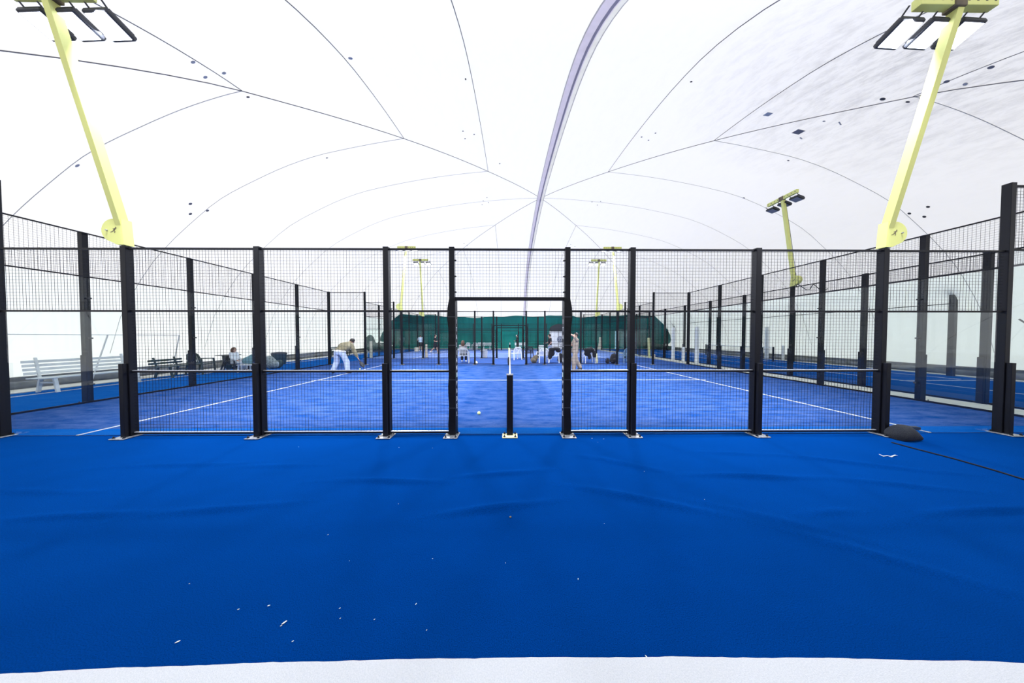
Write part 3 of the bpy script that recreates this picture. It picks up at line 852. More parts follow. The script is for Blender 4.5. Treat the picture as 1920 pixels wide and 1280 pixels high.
def bench(name, label, loc, rz, L, m, back=True, slats=4, z0=.42, cat='bench', legm=None):
    t = thing(name, label, cat, loc, rz); legm = legm or m
    for k in range(3): MB().bbox((0, -.16 + k * .16, z0), (L, .13, .03), .006).obj('seat_slat', m, t)
    if back:
        for k in range(slats): MB().bbox((0, -.27 - k * .02, z0 + .13 + k * .11), (L, .025, .075), .006).obj('back_slat', m, t)
    for x in (-L / 2 + .22, L / 2 - .22) if L < 2.2 else (-L / 2 + .25, 0, L / 2 - .25):
        for y, yy in ((.18, .26), (-.2, -.3)):
            MB().bar((x, y, z0), (x, yy, 0), .06, .05).obj('leg', legm, t)
        MB().bar((x, .2, z0 - .14), (x, -.24, z0 - .14), .04).obj('brace', legm, t)
        if back: MB().bar((x, -.24, z0), (x, -.35, z0 + .13 + slats * .11), .045, .035).obj('back_strut', legm, t)
    return t
M['bench_white'] = mat('weathered_white_bench', (.68, .70, .70), .6, noise=(6, (.52, .55, .56)))
g0, g1 = G(78, 742), G(216, 722)
bench('garden_bench', 'long white slatted bench by the left wall behind glass', (-13.15, 7.95, 0), -math.pi / 2, 2.0, M['bench_white'])
bench('garden_bench', 'dark slatted bench left of the seated woman', (-13.3, 9.95, 0), -math.pi / 2 + .15, 1.1, M['dark_green'], slats=2)
bench('garden_bench', 'dark bench behind the bending man by the left wall', (-13.0, 19.6, 0), -math.pi / 2, 2.6, M['dark_green'], slats=2, z0=.5)
# chairs before the green curtain
WG = 'white garden chairs along the green curtain'
for px, lb in ((877, 'leftmost white garden chair before the green curtain'), (899 - 9.5, 'middle white garden chair before the green curtain, behind a post'), (899, 'white garden chair next to the pale settee by the curtain')):
    g = G(px, 655.6); garden_chair('garden_chair', lb, (g.x, g.y, 0), math.pi + rnd.uniform(-.15, .15), M['white'], WG).scale = (.85, .85, .95)
g = G(913, 655.6); bench('garden_settee', 'pale grey two-seat settee at the green curtain', (g.x, g.y, 0), math.pi, 1.15, M['bench_white'], slats=3)
g = G(977, 655); bench('garden_settee', 'white bench behind the person in the white cap', (g.x, g.y, 0), math.pi, 1.5, M['white'], slats=3)
g = G(967, 674); garden_chair('garden_chair', 'white garden chair just right of the net tape', (g.x, g.y, 0), .5, M['white'])
g = G(990, 673); garden_chair('garden_chair', 'black garden chair behind the second fence post', (g.x, g.y, 0), .3, M['dark'])
g = G(868, 680); garden_chair('garden_chair', 'grey-white slatted chair holding the long-haired person', (g.x, g.y, 0), 0.1, M['bench_white'], wide=1.25); ch_seat = g
g = G(1017, 679); garden_chair('garden_chair', 'white garden chair beside the khaki backpack', (g.x, g.y, 0), .2, M['white'])
g = G(1039, 679.5); garden_chair('garden_chair', 'white garden chair mostly covered by a black jacket', (g.x, g.y, 0), -.2, M['white']); cj = g
g = G(1104, 680); garden_chair('garden_chair', 'white garden chair under black clothes, right of the walking man', (g.x, g.y, 0), 0, M['white']); cb = g
g = G(1016, 668); garden_chair('garden_chair', 'pale chair behind the standing man in black', (g.x, g.y, 0), math.pi, M['bench_white'])
g = G(1172, 680); garden_chair('garden_chair', 'blue-legged pale chair right of the black backpack', (g.x, g.y, 0), .2, mat('blue_grey_plastic', (.2, .3, .42), .5))
g = G(712, 658); garden_chair('garden_chair', 'dark chair right of the tarpaulin heap', (g.x, g.y, 0), 1.2, M['dark_green'])
g = G(722, 657); garden_chair('garden_chair', 'pale chair at the left end of the green curtain', (g.x, g.y, 0), -2.5, M['bench_white'])
# waste bin with a liner
g = G(909.5, 671); t = thing('waste_bin', 'white tapered waste bin with loose lid before the back court', 'bin', (g.x, g.y, 0))
MB().lathe((0, 0, 0), [(.15, 0), (.155, .02), (.20, .5), (.205, .52)], 20).obj('body', M['white'], t, True)
MB().bbox((-.10, 0, .56), (.50, .42, .05), .02, Matrix.Rotation(R(-9), 3, 'Y')).obj('lid', M['white'], t)
MB().tube([(-.34, 0, .50), (-.24, .02, .42), (-.22, 0, .34)], .05, 8).obj('liner', M['white'], t)
# jackets draped over chairs
heap('draped_jacket', 'black jacket thrown over the white chair back', 'jacket', (cj.x, cj.y - .32, 0),
     [((-.18, .02, .82), (.22, .12, .12)), ((.05, 0, .86), (.26, .13, .10)), ((-.22, 0, .6), (.20, .10, .22)), ((-.3, .02, .42), (.14, .08, .2)), ((.2, .02, .74), (.16, .1, .12))], M['cloth_black'], .03)
heap('draped_jacket', 'grey jacket with black collar beside the black jacket', 'jacket', (cj.x + .75, cj.y - .1, 0),
     [((0, 0, .82), (.34, .14, .06)), ((0, -.02, .62), (.22, .12, .2)), ((.05, 0, .4), (.25, .15, .25)), ((.15, 0, .18), (.26, .2, .18))], M['cloth_grey'], .03)
heap('draped_jacket', 'black jacket piled on the white chair right of the walking man', 'jacket', (cb.x - .08, cb.y - .3, 0),
     [((0, 0, .78), (.32, .13, .16)), ((-.12, 0, .6), (.18, .12, .18)), ((.02, 0, .42), (.10, .08, .2)), ((.3, 0, .55), (.12, .1, .22)), ((.1, 0, .9), (.1, .08, .08))], M['cloth_black'], .03)
heap('towel', 'pale yellow towel hanging from the black jacket', 'towel', (cb.x + .32, cb.y - .46, 0), [((0, 0, .36), (.05, .04, .26)), ((.02, 0, .16), (.06, .04, .155))], M['yellow_plate'], .02)
def backpack(label, loc, rz, m, sz=1.0, lean=0):
    t = thing('backpack', label, 'bag', loc, rz)
    rot = Matrix.Rotation(lean, 3, 'Y'); mb = MB()
    mb.ball(rot @ Vector((0, 0, .26 * sz)), (.17 * sz, .13 * sz, .26 * sz), 14, 9, rot); mb.ball(rot @ Vector((0, .02, .16 * sz)), (.19 * sz, .15 * sz, .16 * sz), 14, 9, rot)
    link('body', remesh(mb, .02, 2), m, t)
    mb = MB().ball(rot @ Vector((0, -.11 * sz, .17 * sz)), (.12 * sz, .07 * sz, .12 * sz), 12, 8, rot); mb.obj('front_pocket', m, t, True)
    MB().tube([rot @ Vector((-.05, 0, .50 * sz)), rot @ Vector((0, 0, .56 * sz)), rot @ Vector((.05, 0, .50 * sz))], .012, 6).obj('handle', M['dark'], t)
    for sx in (-1, 1): MB().tube([rot @ Vector((sx * .07, .1 * sz, .48 * sz)), rot @ Vector((sx * .1, .17 * sz, .3 * sz)), rot @ Vector((sx * .08, .12 * sz, .1 * sz))], .014, 6).obj('strap', M['dark'], t)
    return t
g = G(1001, 680); backpack('khaki backpack leaning by the fence post, left of the white chairs', (g.x - .1, g.y, 0), 0, M['khaki'], 1.05, R(32))
g = G(1149, 681); backpack('large black backpack at the fence, right of the doorway', (g.x, g.y, 0), .2, M['cloth_black'], 1.15, R(10))
g = G(1141, 681.5); backpack('small black bag against the large backpack', (g.x - .05, g.y, 0), .1, M['cloth_black'], .6, 0)
g = G(1052, 679.5); backpack('dark backpack on the floor under the grey jacket', (g.x, g.y, 0), 0, M['cloth_black'], 1.1, R(-5))
# group by the left wall
t = thing('cafe_table', 'small dark table behind the seated woman', 'table', (-13.15, 11.7, 0))
MB().lathe((0, 0, .70), [(.02, 0), (.42, .01), (.42, .03), (.02, .035)], 24).obj('table_top', M['dark'], t)
for a in range(4): MB().bar((.1 * math.cos(a * 1.57), .1 * math.sin(a * 1.57), .7), (.34 * math.cos(a * 1.57), .34 * math.sin(a * 1.57), 0), .035).obj('leg', M['dark'], t)
MB().lathe((0, 0, 0), [(.06, 0), (.17, .35), (.2, .7)], 14).obj('umbrella_base', M['dark_green'], t)
garden_chair('garden_chair', 'dark chair at the small table by the left wall', (-13.1, 10.65, 0), -1.3, M['dark_green'])
garden_chair('garden_chair', 'dark chair carrying the seated woman in white', (-12.35, 11.25, 0), -1.4, M['dark']).scale = (.8, .8, .8)
t = thing('low_table', 'low white table in front of the seated woman', 'table', (-11.5, 11.15, 0))
MB().bbox((0, 0, .34), (.75, .6, .04), .01).obj('table_top', M['white'], t)
for sx in (-1, 1):
    for sy in (-1, 1): MB().bar((sx * .32, sy * .24, .33), (sx * .34, sy * .26, 0), .04).obj('leg', M['white'], t)
heap('bag_pile', 'teal plush bag on the low white table', 'bag', (-11.55, 11.15, .36), [((0, 0, .18), (.28, .2, .18)), ((.1, 0, .3), (.16, .14, .14)), ((-.2, 0, .14), (.16, .14, .13))], M['teal_cloth'], .03)
g = G(455, 693); heap('sports_bag', 'black sports bag on the carpet in front of low table', 'bag', (g.x, g.y, 0), [((0, 0, .14), (.42, .2, .14)), ((.3, 0, .12), (.2, .16, .12)), ((-.3, 0, .1), (.2, .16, .1))], M['cloth_black'], .03)
g = G(481, 690); heap('sports_bag', 'dark bag standing next to the second fence post', 'bag', (g.x, g.y, 0), [((0, 0, .25), (.2, .18, .25)), ((.05, 0, .45), (.14, .12, .12))], M['cloth_black'], .03)
g = G(507, 691); heap('sports_bag', 'grey-green kit bag right of the second fence post', 'bag', (g.x, g.y, 0), [((0, 0, .3), (.26, .2, .3)), ((-.05, 0, .5), (.18, .14, .14)), ((.2, 0, .22), (.2, .18, .2))], mat('grey_green_nylon', (.16, .2, .19), .7, noise=(12, (.4, .44, .44))), .03)
g = G(521, 690); heap('sports_bag', 'low dark teal kit bag beside the grey-green bag', 'bag', (g.x, g.y, 0), [((0, 0, .2), (.22, .2, .2)), ((.1, 0, .28), (.16, .14, .14))], M['tarp'], .03)
g = Vector((-13.1, 14.2, 0)); t = thing('litter_bin', 'dark round litter bin by the left wall', 'bin', (g.x, g.y, 0))
MB().lathe((0, 0, 0), [(.25, 0), (.29, .04), (.33, .55), (.34, .58)], 20).obj('body', M['dark_green'], t, True)
MB().lathe((0, 0, .58), [(.35, 0), (.36, .04), (.30, .10), (.05, .13)], 20).obj('lid', M['dark'], t, True)
# thin metal frame by the left wall
t = thing('goal_frame', 'thin grey metal frame standing along the left wall', 'frame', (-14.2, 7.9, 0))
M['thin'] = mat('thin_grey_pipe', (.55, .56, .58), .5)
MB().bar((0, -3, 1.66), (0, 2.9, 1.64), .025).obj('crossbar', M['thin'], t)
MB().bar((0, 2.9, 1.64), (-.1, 2.7, 0), .025).obj('upright', M['thin'], t); MB().bar((0, 1.0, 1.64), (.1, .55, 0), .025).obj('upright', M['thin'], t)
MB().bar((0, -3, 1.66), (-.1, -2.9, 0), .025).obj('upright', M['thin'], t)
# cream wrapped posts at corners of the back court
def cream_wrap(px, py, ty, w0, w1, label):
    g = G(px, py); s = F / g.y; h = (py - ty) / s
    prof = [(w1 + (w0 - w1) * min(1, (1 - i / 14) ** 2.2 * 1.1), h * i / 14) for i in range(15)]
    o = MB().lathe((0, 0, 0), prof, 14).obj('post_wrap', M['cream'], smooth=True, loc=(g.x, g.y, .005)); tag(o, label, 'padding')
cream_wrap(1125, 655.5, 632, .34, .11, 'beige flared wrap at a far corner of the back court')
cream_wrap(799.5, 670.5, 645, .11, .07, 'cream wrap on post at the runner, left of the doorway')
def slab_pad(name, px, py, ty, w, dpt, lean, label, m):
    g = G(px, py); h = (py - ty) / (F / g.y)
    o = MB().bbox((0, 0, h / 2), (w, dpt, h), .02, Matrix.Rotation(lean, 3, 'Y')).obj(name, m, loc=(g.x, g.y, .01)); tag(o, label, 'padding')
slab_pad('pad_board', 1216.5, 670.5, 633, .13, .10, R(-3), 'pale yellow board leaning at the right corner of back court', M['yellow_plate'])
slab_pad('pad_board', 1226, 673, 664, .16, .1, 0, 'short cream pad just right of the leaning yellow board', M['cream'])
slab_pad('pad_board', 696, 671, 640, .18, .10, 0, 'tall cream pad at the left corner of back court', M['cream'])
slab_pad('pad_board', 687, 670.5, 656, .14, .10, 0, 'short cream pad left of the tall cream pad', M['cream'])
g = G(781, 659); MB().bbox((0, 0, .22), (.36, .2, .42), .03).obj('tote_bag', M['cream'], loc=(g.x, g.y, .01)); tag(bpy.data.objects['tote_bag'], 'cream tote bag beside the player in white', 'bag')
# black roller weight at the foot of the right post
mb = MB(); n = 16
def mat_r(t): return .105 * (1 - .35 * t)
for i in range(13):
    t_ = i / 12; cx_ = -.16 + .32 * t_; w_ = .15 + .02 * math.sin(t_ * 5); h_ = .135 * math.sin(math.pi * (.30 + .64 * t_)) ** .8 + .02
    for j in range(n):
        a = 2 * math.pi * j / n; mb.v.append((cx_ + .03 * math.sin(a), w_ * math.cos(a) * (1 - .15 * t_), max(0.004, h_ * .55 + h_ * .9 * math.sin(a))))
    if i:
        for j in range(n): q = (i - 1) * n; mb.f.append((q + j, q + (j + 1) % n, q + n + (j + 1) % n, q + n + j))
mb.f.append(tuple(range(n))[::-1]); mb.f.append(tuple(12 * n + j for j in range(n)))
M['mesh_cloth'] = mat('charcoal_mesh_fabric', (.010, .013, .019), .9, bump=(60, .8, .01))
g = G(1700, 824); o = mb.obj('ballast_sack', M['mesh_cloth'], smooth=True, loc=(g.x, g.y + .02, .002)); tag(o, 'charcoal fabric sack lying at foot of right corner post', 'sack')
o.scale = (.92, .8, 1)
g = G(1710, 806); t = MB().bbox((0, 0, .03), (.22, .06, .06), .01, Matrix.Rotation(R(4), 3, 'Y')).obj('rubber_block', M['dark'], loc=(g.x, g.y, .005)); tag(t, 'flat black block just behind the charcoal sack', 'block')
# cable on the carpet
pts = [G(px, py, .008) for px, py in ((1672, 829), (1720, 842), (1790, 860), (1860, 880), (1925, 900), (2000, 925))]
o = MB().tube([Vector((p.x, p.y, carpet_z(p.x, p.y) + .008)) for p in pts], .009, 6).obj('floor_cable', M['wire'], smooth=True); tag(o, 'thin black cable running from the sack across the carpet', 'cable')
pts = [G(px, py) for px, py in ((1648, 852), (1656, 856), (1664, 855), (1671, 857), (1678, 854), (1683, 855))]
o = MB().tube([Vector((p.x, p.y, carpet_z(p.x, p.y) + .007)) for p in pts], [.002, .006, .004, .008, .006, .002], 6).obj('tape_scrap', M['white'], smooth=True); tag(o, 'crumpled white scrap of tape near the black cable', 'litter')
# balls
def ball(px, py, label):
    g = G(px, py); o = MB().ball((0, 0, .034), .0335, 20, 14).obj('padel_ball', M['ball'], smooth=True, loc=(g.x, g.y, .006))
    tag(o, label, 'ball')
    pts = [Vector((.0338 * math.cos(a) * math.cos(.45 * math.sin(2 * a)), .0338 * math.sin(a) * math.cos(.45 * math.sin(2 * a)), .034 + .0338 * math.sin(.45 * math.sin(2 * a)))) for a in [2 * math.pi * i / 32 for i in range(33)]]
    MB().tube(pts, .0012, 4).obj('seam', M['white'], o)
ball(898, 777.5, 'yellow ball on the court left of the net post')
ball(675, 693, 'yellow ball on the court beside the bending man\'s racket')
ball(990, 0 + 694, 'ball lying on the court right of the net') if False else None
g = G(893.5, 682); t = thing('sneaker', 'small white shoe with brown trim by the fence post foot', 'shoe', (g.x, g.y, 0), .4)
mb = MB().ball((0, 0, .06), (.07, .14, .055)).ball((0, .05, .10), (.06, .08, .07)); link('upper', remesh(mb, .012), M['white'], t)
MB().bbox((0, 0, .012), (.12, .27, .022), .008).obj('sole', M['khaki'], t)
# bits of lint and leaf on the carpet
M['lint'] = mat('pale_lint', (.72, .76, .74), .8)
for px, py, L, a in ((533,1168,.020,.9),(527,1174,.008,.5),(504,1136,.012,.4),(447,1143,.009,.4),(333,1204,.016,.6),(615,1003,.008,.8),(637,1141,.008,.5),(638,1160,.006,.9),
                     (702,1162,.007,.6),(780,1133,.009,1.0),(800,1182,.006,1),(1084,1086,.010,1.2),(1212,1232,.012,-1.0),(747,945,.006,.4),(1133,982,.005,.2),(1208,884,.007,.5),(355,1095,.006,.3),
                     (1110,822,.012,-.7),(1132,823,.014,.3),(1121,829,.006,0),(655,1032+20,.004,0),(948,1056,.006,1.5),(811,1048,.005,.2),(560,838,.006,.2),(748,839,.007,0),(811,840,.006,0),(549,1203,.008,.6),(1321,937,.006,0)):
    g = G(px, py); z = carpet_z(g.x, g.y)
    o = MB().ball((0, 0, 0), (L * .65, L * .24, .002), 7, 5, Matrix.Rotation(a, 3, 'Z')).obj('lint', M['lint'], FLOOR, loc=(g.x, g.y, z + .004))
g = G(957, 970); o = MB().ball((0, 0, 0), (.010, .009, .006), 7, 5).obj('pebble', M['khaki'], FLOOR, loc=(g.x, g.y, carpet_z(g.x, g.y) + .006))
# cable loop on the right floodlight post
o = MB().tube([(11.1 - .02 * i, 9.6 - .1 * i + .05 * math.sin(i), 3.5 - .02 * i + .12 * math.sin(i * 1.1)) for i in range(12)], .012, 6).obj('cable_loop', M['dark'], smooth=True); tag(o, 'loose black cable loop hanging by the right floodlight bracket', 'cable')
# slanted stay against the right wall
t = MB().bar((17.9, 8.6, 2.2), (18.3, 7.4, .4), .04).obj('stay_pole', M['dark']); tag(t, 'slanted dark stay pole by the right wall', 'pole')

# ------------------------------------------------------------------ people
def figure(label, loc, P, cl, rz=0, hair='short', cap=None, sleeves='short', legs='long', shoes='white', extra=None, vox=.022, head_dir=(0, 1, 0)):
    """P: joints in metres relative to loc"""
    t = thing('person', label, 'person', loc, rz); V = lambda k: Vector(P[k])
    b = MB()
    pel, che, nk, hd = V('pelvis'), V('chest'), V('neck'), V('head')
    lat = (V('shR') - V('shL')).normalized()
    def rotm(axis):   # ellipsoid frame with z along axis, x along lateral
        z = axis.normalized(); y = z.cross(lat).normalized(); x = y.cross(z); return Matrix((x, y, z)).transposed()
    rt = rotm(nk - pel)
    b.ball(pel, (.165, .115, .14), rot=rt); b.ball(pel.lerp(che, .5), (.15, .10, .16), rot=rt); b.ball(che, (.17, .115, .18), rot=rt)
    b.ball(che.lerp(nk, .65), (.15, .085, .10), rot=rt); b.tube([che, nk, nk.lerp(hd, .6)], [.09, .062, .055], 12)
    hdv = Vector(head_dir).normalized(); up = (hd - nk).normalized(); up = (up - hdv * up.dot(hdv)).normalized(); hx = hdv.cross(up)
    hr = Matrix((hx, hdv, up)).transposed()
    b.ball(hd, (.076, .094, .112), 16, 12, hr); b.ball(hd + hr @ Vector((0, .03, -.06)), (.055, .06, .055), rot=hr)
    b.ball(hd + hr @ Vector((0, .098, -.012)), (.014, .02, .024), rot=hr)
    for sx in (-1, 1): b.ball(hd + hr @ Vector((sx * .078, -.005, -.01)), (.014, .025, .033), rot=hr)
    for s_ in 'LR':
        sh, el, wr = V('sh' + s_), V('el' + s_), V('wr' + s_)
        b.tube([che.lerp(nk, .6), sh, el, wr], [.06, .058, .043, .030], 12); b.ball(sh, .062); b.ball(el, .043)
        hip, kn, an, toe = V('hip' + s_), V('kn' + s_), V('an' + s_), V('toe' + s_)
        b.tube([hip, kn, an], [.092, .062, .042], 12); b.ball(hip, .095); b.ball(kn, .062)
        b.tube([an, an.lerp(toe, .5), toe], [.045, .042, .03], 10)
        d = (wr - el).normalized(); b.ball(wr + d * .05, (.036, .02, .05), rot=rotm(d))
    body = link('body', remesh(b, vox, 2), M['skin'], t)
    # fingers, eyes and mouth
    f = MB()
    for s_ in 'LR':
        el, wr = V('el' + s_), V('wr' + s_); d = (wr - el).normalized(); c = d.cross(Vector((0, 0, 1))); c = c.normalized() if c.length > .1 else Vector((1, 0, 0)); q = c.cross(d)
        for k in range(4):
            o0 = wr + d * .08 + c * (-.026 + .0175 * k); L = (.065, .075, .07, .055)[k]
            f.tube([o0, o0 + d * L * .5, o0 + d * L * .85 + q * L * .35], [.009, .0085, .007], 6)
        f.tube([wr + d * .03 + c * .03, wr + d * .06 + c * .055, wr + d * .09 + c * .06], [.011, .010, .008], 6)
    f.obj('fingers', M['skin'], body, True)['kind'] = 'stuff'
    for sx in (-1, 1): MB().ball(hd + hr @ Vector((sx * .03, .082, .012)), (.011, .008, .007), 8, 6, hr).obj('eye', M['dark'], body)
    MB().ball(hd + hr @ Vector((0, .088, -.052)), (.024, .008, .006), 8, 6, hr).obj('mouth', mat('lips', (.3, .12, .1), .5) if 'lips' not in bpy.data.materials else bpy.data.materials['lips'], body)
    # shirt
    s = MB(); fat = cl.get('fat', 1.0)
    s.ball(pel + (che - pel) * .12, (.185 * fat, .135 * fat, .12), rot=rt); s.ball(pel.lerp(che, .5), (.175 * fat, .125 * fat, .2), rot=rt); s.ball(che, (.19 * fat, .135 * fat, .19), rot=rt)
    s.ball(che.lerp(nk, .62), (.165 * fat, .105, .105), rot=rt)
    for s_ in 'LR':
        sh, el, wr = V('sh' + s_), V('el' + s_), V('wr' + s_)
        end = el.lerp(wr, .92) if sleeves == 'long' else sh.lerp(el, .7)
        pts = [che.lerp(nk, .6), sh, el, end] if sleeves == 'long' else [che.lerp(nk, .6), sh, end]
        s.tube(pts, ([.075, .078, .064 * fat, .05] if sleeves == 'long' else [.075, .076, .068]), 12); s.ball(sh, .08)
        if sleeves == 'long': s.ball(el, .064 * fat)
    link('jacket' if sleeves == 'long' else 'shirt', remesh(s, vox, 2), M[cl['top']], t)
    # trousers / shorts
    s = MB(); s.ball(pel + (che - pel) * .02, (.178, .13, .12), rot=rt); s.ball(pel - Vector((0, 0, .03)), (.18, .155, .15), rot=rt)
    k = cl.get('baggy', 1.0)
    for s_ in 'LR':
        hip, kn, an = V('hip' + s_), V('kn' + s_), V('an' + s_)
        if legs == 'long': s.tube([hip, kn, kn.lerp(an, .95)], [.112, .083 * k, .068 * k], 12); s.ball(kn, .084 * k)
        else: s.tube([hip, hip.lerp(kn, .85)], [.115, .098], 12)
        s.ball(hip, .115)
    link('trousers' if legs == 'long' else 'shorts', remesh(s, vox, 2), M[cl['legs']], t)
    for s_ in 'LR':
        an, toe = V('an' + s_), V('toe' + s_); d = (toe - an); d.z = 0; d.normalize(); z0 = min(an.z - .09, toe.z - .03)
        rr = Matrix((d.cross(Vector((0, 0, 1))), d, Vector((0, 0, 1)))).transposed()
        c = an + d * .06; c.z = an.z - .045
        mb = MB().ball(c, (.05, .15, .045), rot=rr).ball(an + Vector((0, 0, -.02)), (.05, .06, .055), rot=rr)
        sh = link('shoe', remesh(mb, .016, 1), M['white'] if shoes == 'white' else M['cloth_black'], t)
    # hair
    s = MB()
    s.ball(hd + hr @ Vector((0, -.022, .026)), (.096, .106, .112), 14, 10, hr)
    if hair == 'long':
        s.ball(hd + hr @ Vector((0, -.06, -.06)), (.115, .085, .16), 12, 9, hr); s.ball(hd + hr @ Vector((0, -.06, -.2)), (.11, .075, .14), 12, 9, hr)
    me = remesh(s, .018, 1)
    bm = bmesh.new(); bm.from_mesh(me); inv = hr.inverted()
    kill = [v for v in bm.verts if (lambda q: q.y > .045 + (-.35 * min(q.z - .06, 0)) * 0 and q.z < .055 or (hair != 'long' and q.z < -.045))(inv @ (v.co - hd))]
    bmesh.ops.delete(bm, geom=kill, context='VERTS'); bm.to_mesh(me); bm.free()
    link('hair', me, M[cl.get('hair', 'hair_d')], t)
    if cap:
        c = MB().ball(hd + hr @ Vector((0, -.008, .045)), (.092, .105, .088), 14, 10, hr); c.bbox(hd + hr @ Vector((0, .12, .035)), (.13, .12, .012), .004, hr)
        link('cap', remesh(c, .016, 1), M[cap], t)
    return t
def pose(**k):
    P = dict(pelvis=(0, 0, .95), chest=(0, .01, 1.24), neck=(0, 0, 1.46), head=(0, .02, 1.62), shL=(-.18, 0, 1.41), shR=(.18, 0, 1.41),
             elL=(-.23, -.02, 1.13), elR=(.23, -.02, 1.13), wrL=(-.24, .06, .90), wrR=(.24, .06, .90), hipL=(-.09, 0, .91), hipR=(.09, 0, .91),
             knL=(-.11, .02, .5), knR=(.11, .02, .5), anL=(-.12, 0, .10), anR=(.12, 0, .10), toeL=(-.14, .16, .04), toeR=(.14, .16, .04))
    P.update(k); return P
# bending man in olive jacket (seen from behind)
g = G(637, 700)
pb = figure('man in olive jacket bending to the ball, racket in right hand', (g.x, g.y, .006), pose(
    pelvis=(0, 0, .93), chest=(.10, .22, 1.16), neck=(.18, .38, 1.30), head=(.25, .48, 1.36), shL=(-.07, .38, 1.24), shR=(.35, .28, 1.21),
    elL=(-.28, .34, 1.0), elR=(.47, .28, .90), wrL=(-.36, .40, .76), wrR=(.57, .34, .64), hipL=(-.11, 0, .88), hipR=(.12, 0, .88),
    knL=(-.19, .10, .48), knR=(.24, .10, .48), anL=(-.25, -.06, .10), anR=(.32, .02, .10), toeL=(-.29, .10, .04), toeR=(.50, .06, .04)),
    dict(top='cloth_olive', legs='cloth_denim', baggy=1.35, fat=1.3), sleeves='long', shoes='black', head_dir=(.35, .7, -.6))
MB().ball((.02, .02, .93), (.235, .195, .085), 18, 10, Matrix.Rotation(R(-14), 3, 'X')).obj('shirt_hem', M['cloth_white'], pb, True)
jk = MB().ball((.09, .20, 1.13), (.27, .20, .20), 18, 12, Matrix.Rotation(R(-38), 3, 'X')); jk.ball((.05, .08, 1.02), (.25, .18, .10)); jk.ball((.16, .36, 1.27), (.15, .12, .09))
link('hood', remesh(jk, .022, 2), M['cloth_olive'], pb)
def racket(label, p0, p1, roll=(1, 0, 0), m='dark'):
    p0, p1 = Vector(p0), Vector(p1); d = (p1 - p0).normalized(); n = Vector(roll); n = (n - d * n.dot(d)).normalized(); x = d.cross(n)
    t = thing('padel_racket', label, 'racket', p0)
    MB().tube([(0, 0, 0), d * .14], .017, 8).obj('grip', M['cloth_black'], t)
    rot = Matrix((x, d, n)).transposed(); mb = MB(); c = d * .31
    ring = 20; 
    for zz in (-.019, .019):
        for i in range(ring):
            a = 2 * math.pi * i / ring; mb.v.append(tuple(c + rot @ Vector((.125 * math.cos(a), .14 * math.sin(a), zz))))
    mb.f = [tuple(range(ring))[::-1], tuple(range(ring, 2 * ring))] + [(i, (i + 1) % ring, ring + (i + 1) % ring, ring + i) for i in range(ring)]
    mb.obj('face', M[m], t)
    for sx in (-1, 1): MB().bar(d * .13, c + rot @ Vector((sx * .07, -.11, 0)), .022).obj('throat', M[m], t)
    return t
wr = g + Vector((.58, .34, .60)); racket('dark racket held low by the bending man', wr, wr + Vector((.17, .02, -.26)), (1, 0, .6))
# walking man in beige
g = G(1077, 697)
figure('man in beige shirt and trousers walking left with one arm raised', (g.x, g.y, .006), pose(
    pelvis=(.02, 0, .95), chest=(.05, 0, 1.24), neck=(.06, 0, 1.46), head=(.05, .02, 1.62), shL=(.06, -.19, 1.42), shR=(.03, .19, 1.41),
    elL=(-.12, -.24, 1.62), elR=(-.08, .24, 1.15), wrL=(-.36, -.2, 1.73), wrR=(-.28, .2, 1.08), hipL=(.02, -.09, .91), hipR=(.02, .09, .91),
    knL=(-.04, -.1, .5), knR=(.10, .1, .5), anL=(-.06, -.1, .10), anR=(.31, .1, .14), toeL=(-.22, -.1, .04), toeR=(.17, .1, .05)),
    dict(top='cloth_beige', legs='cloth_beige', baggy=1.3, fat=1.05), shoes='black', head_dir=(-1, 0, 0))
bpy.data.objects[-1] if False else None
g2 = g; o = MB().ball((0, 0, 0), (.135, .19, .022), 18, 6).obj('belt', M['cloth_black'], bpy.data.objects['person.001'], True, loc=(.02, 0, 1.0))
# player in white, far left
g = G(788.5, 658.5)
figure('player in white top and dark shorts at the back court, from behind', (g.x, g.y, .006), pose(elL=(-.30, -.02, 1.16), elR=(.32, .02, 1.18), wrL=(-.24, .16, 1.0), wrR=(.22, .2, 1.06)),
    dict(top='cloth_lblue', legs='cloth_black', fat=1.1), sleeves='short', legs='short', head_dir=(.2, 1, 0), vox=.03)
g = G(816, 663)
figure('player in black shirt and shorts striding right on back court', (g.x, g.y, .006), pose(
    chest=(.02, 0, 1.24), head=(.04, 0, 1.62), shL=(.02, .18, 1.41), shR=(0, -.18, 1.41), elL=(.05, .22, 1.15), elR=(-.02, -.24, 1.14), wrL=(.28, .18, 1.15), wrR=(.24, -.2, 1.12),
    hipL=(0, .09, .91), hipR=(0, -.09, .91), knL=(.14, .1, .52), knR=(-.08, -.1, .5), anL=(.20, .1, .10), anR=(-.40, -.1, .22), toeL=(.36, .1, .04), toeR=(-.32, -.1, .07)),
    dict(top='cloth_black', legs='cloth_black'), legs='short', head_dir=(1, 0, 0), vox=.03)
g = G(970, 656.5)
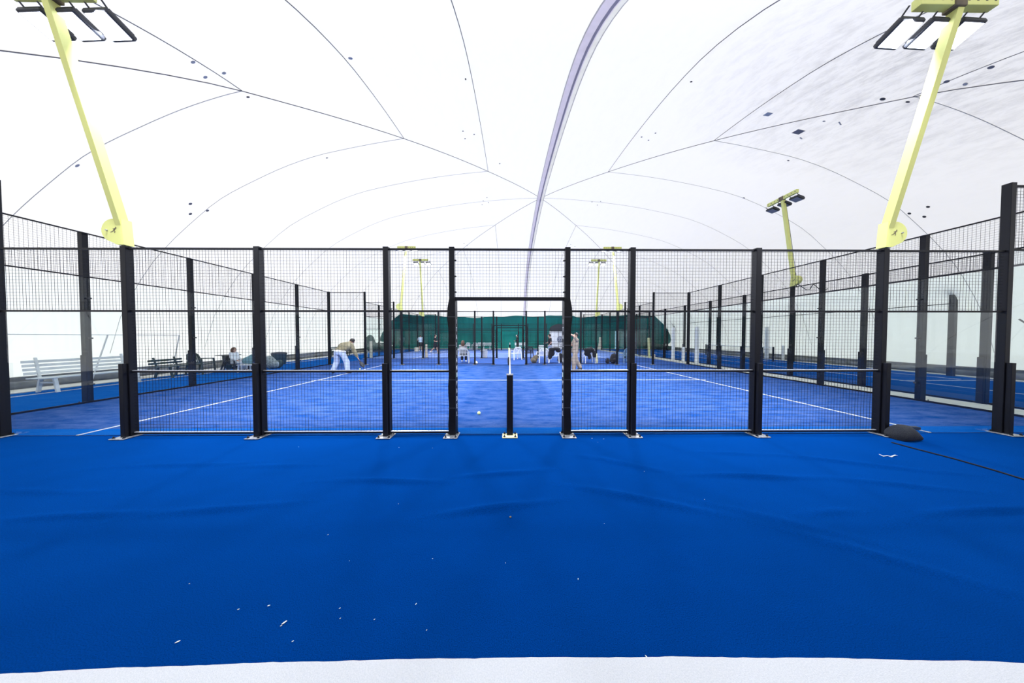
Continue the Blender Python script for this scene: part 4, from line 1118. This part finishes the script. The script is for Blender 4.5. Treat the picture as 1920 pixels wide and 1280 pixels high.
figure('person in white cap and black outfit near the green curtain', (g.x, g.y, .006), pose(
    shL=(0, -.18, 1.41), shR=(0, .18, 1.41), elL=(-.05, -.24, 1.14), elR=(-.05, .24, 1.14), wrL=(-.26, -.18, 1.1), wrR=(-.22, .2, 1.05), hipL=(0, -.09, .91), hipR=(0, .09, .91),
    knL=(-.04, -.1, .5), knR=(.02, .1, .5), anL=(-.02, -.1, .1), anR=(.06, .1, .1), toeL=(-.18, -.1, .04), toeR=(-.1, .1, .04), head=(-.05, 0, 1.62)),
    dict(top='cloth_black', legs='cloth_black', fat=1.1), sleeves='long', head_dir=(-1, 0, -.1), cap='cloth_white', vox=.03)
g = G(1031, 674.5)
figure('man in black t-shirt standing behind the jackets, facing left', (g.x, g.y, .006), pose(
    shL=(.02, -.18, 1.41), shR=(-.02, .18, 1.41), elL=(.04, -.24, 1.14), elR=(-.1, .24, 1.14), wrL=(-.12, -.2, .98), wrR=(-.3, .14, 1.12), hipL=(0, -.09, .91), hipR=(0, .09, .91),
    knL=(0, -.1, .5), knR=(.0, .1, .5), anL=(.02, -.1, .1), anR=(.04, .1, .1), toeL=(-.14, -.1, .04), toeR=(-.12, .1, .04), head=(-.04, 0, 1.62)),
    dict(top='cloth_black', legs='cloth_denim'), head_dir=(-1, .1, 0), vox=.026)
SIT = dict(pelvis=(0, -.02, .55), chest=(0, -.06, .84), neck=(0, -.05, 1.06), head=(0, -.02, 1.22), shL=(-.17, -.05, 1.01), shR=(.17, -.05, 1.01), elL=(-.22, .02, .74), elR=(.22, .02, .74),
           wrL=(-.14, .22, .64), wrR=(.14, .22, .64), hipL=(-.1, .02, .53), hipR=(.1, .02, .53), knL=(-.12, .42, .50), knR=(.12, .42, .50), anL=(-.12, .42, .10), anR=(.12, .42, .10), toeL=(-.13, .58, .04), toeR=(.13, .58, .04))
figure('long-haired person in grey sitting with back to the camera', (ch_seat.x, ch_seat.y + .05, .0), pose(**SIT), dict(top='cloth_grey', legs='cloth_black', hair='hair_b'), rz=.05, hair='long', sleeves='long')
figure('woman with long brown hair in white top, seated facing right', (-12.35, 11.25, 0), pose(**SIT), dict(top='cloth_white', legs='cloth_white', hair='hair_b'), rz=-1.4, hair='long', sleeves='long').scale = (.82, .82, .82)
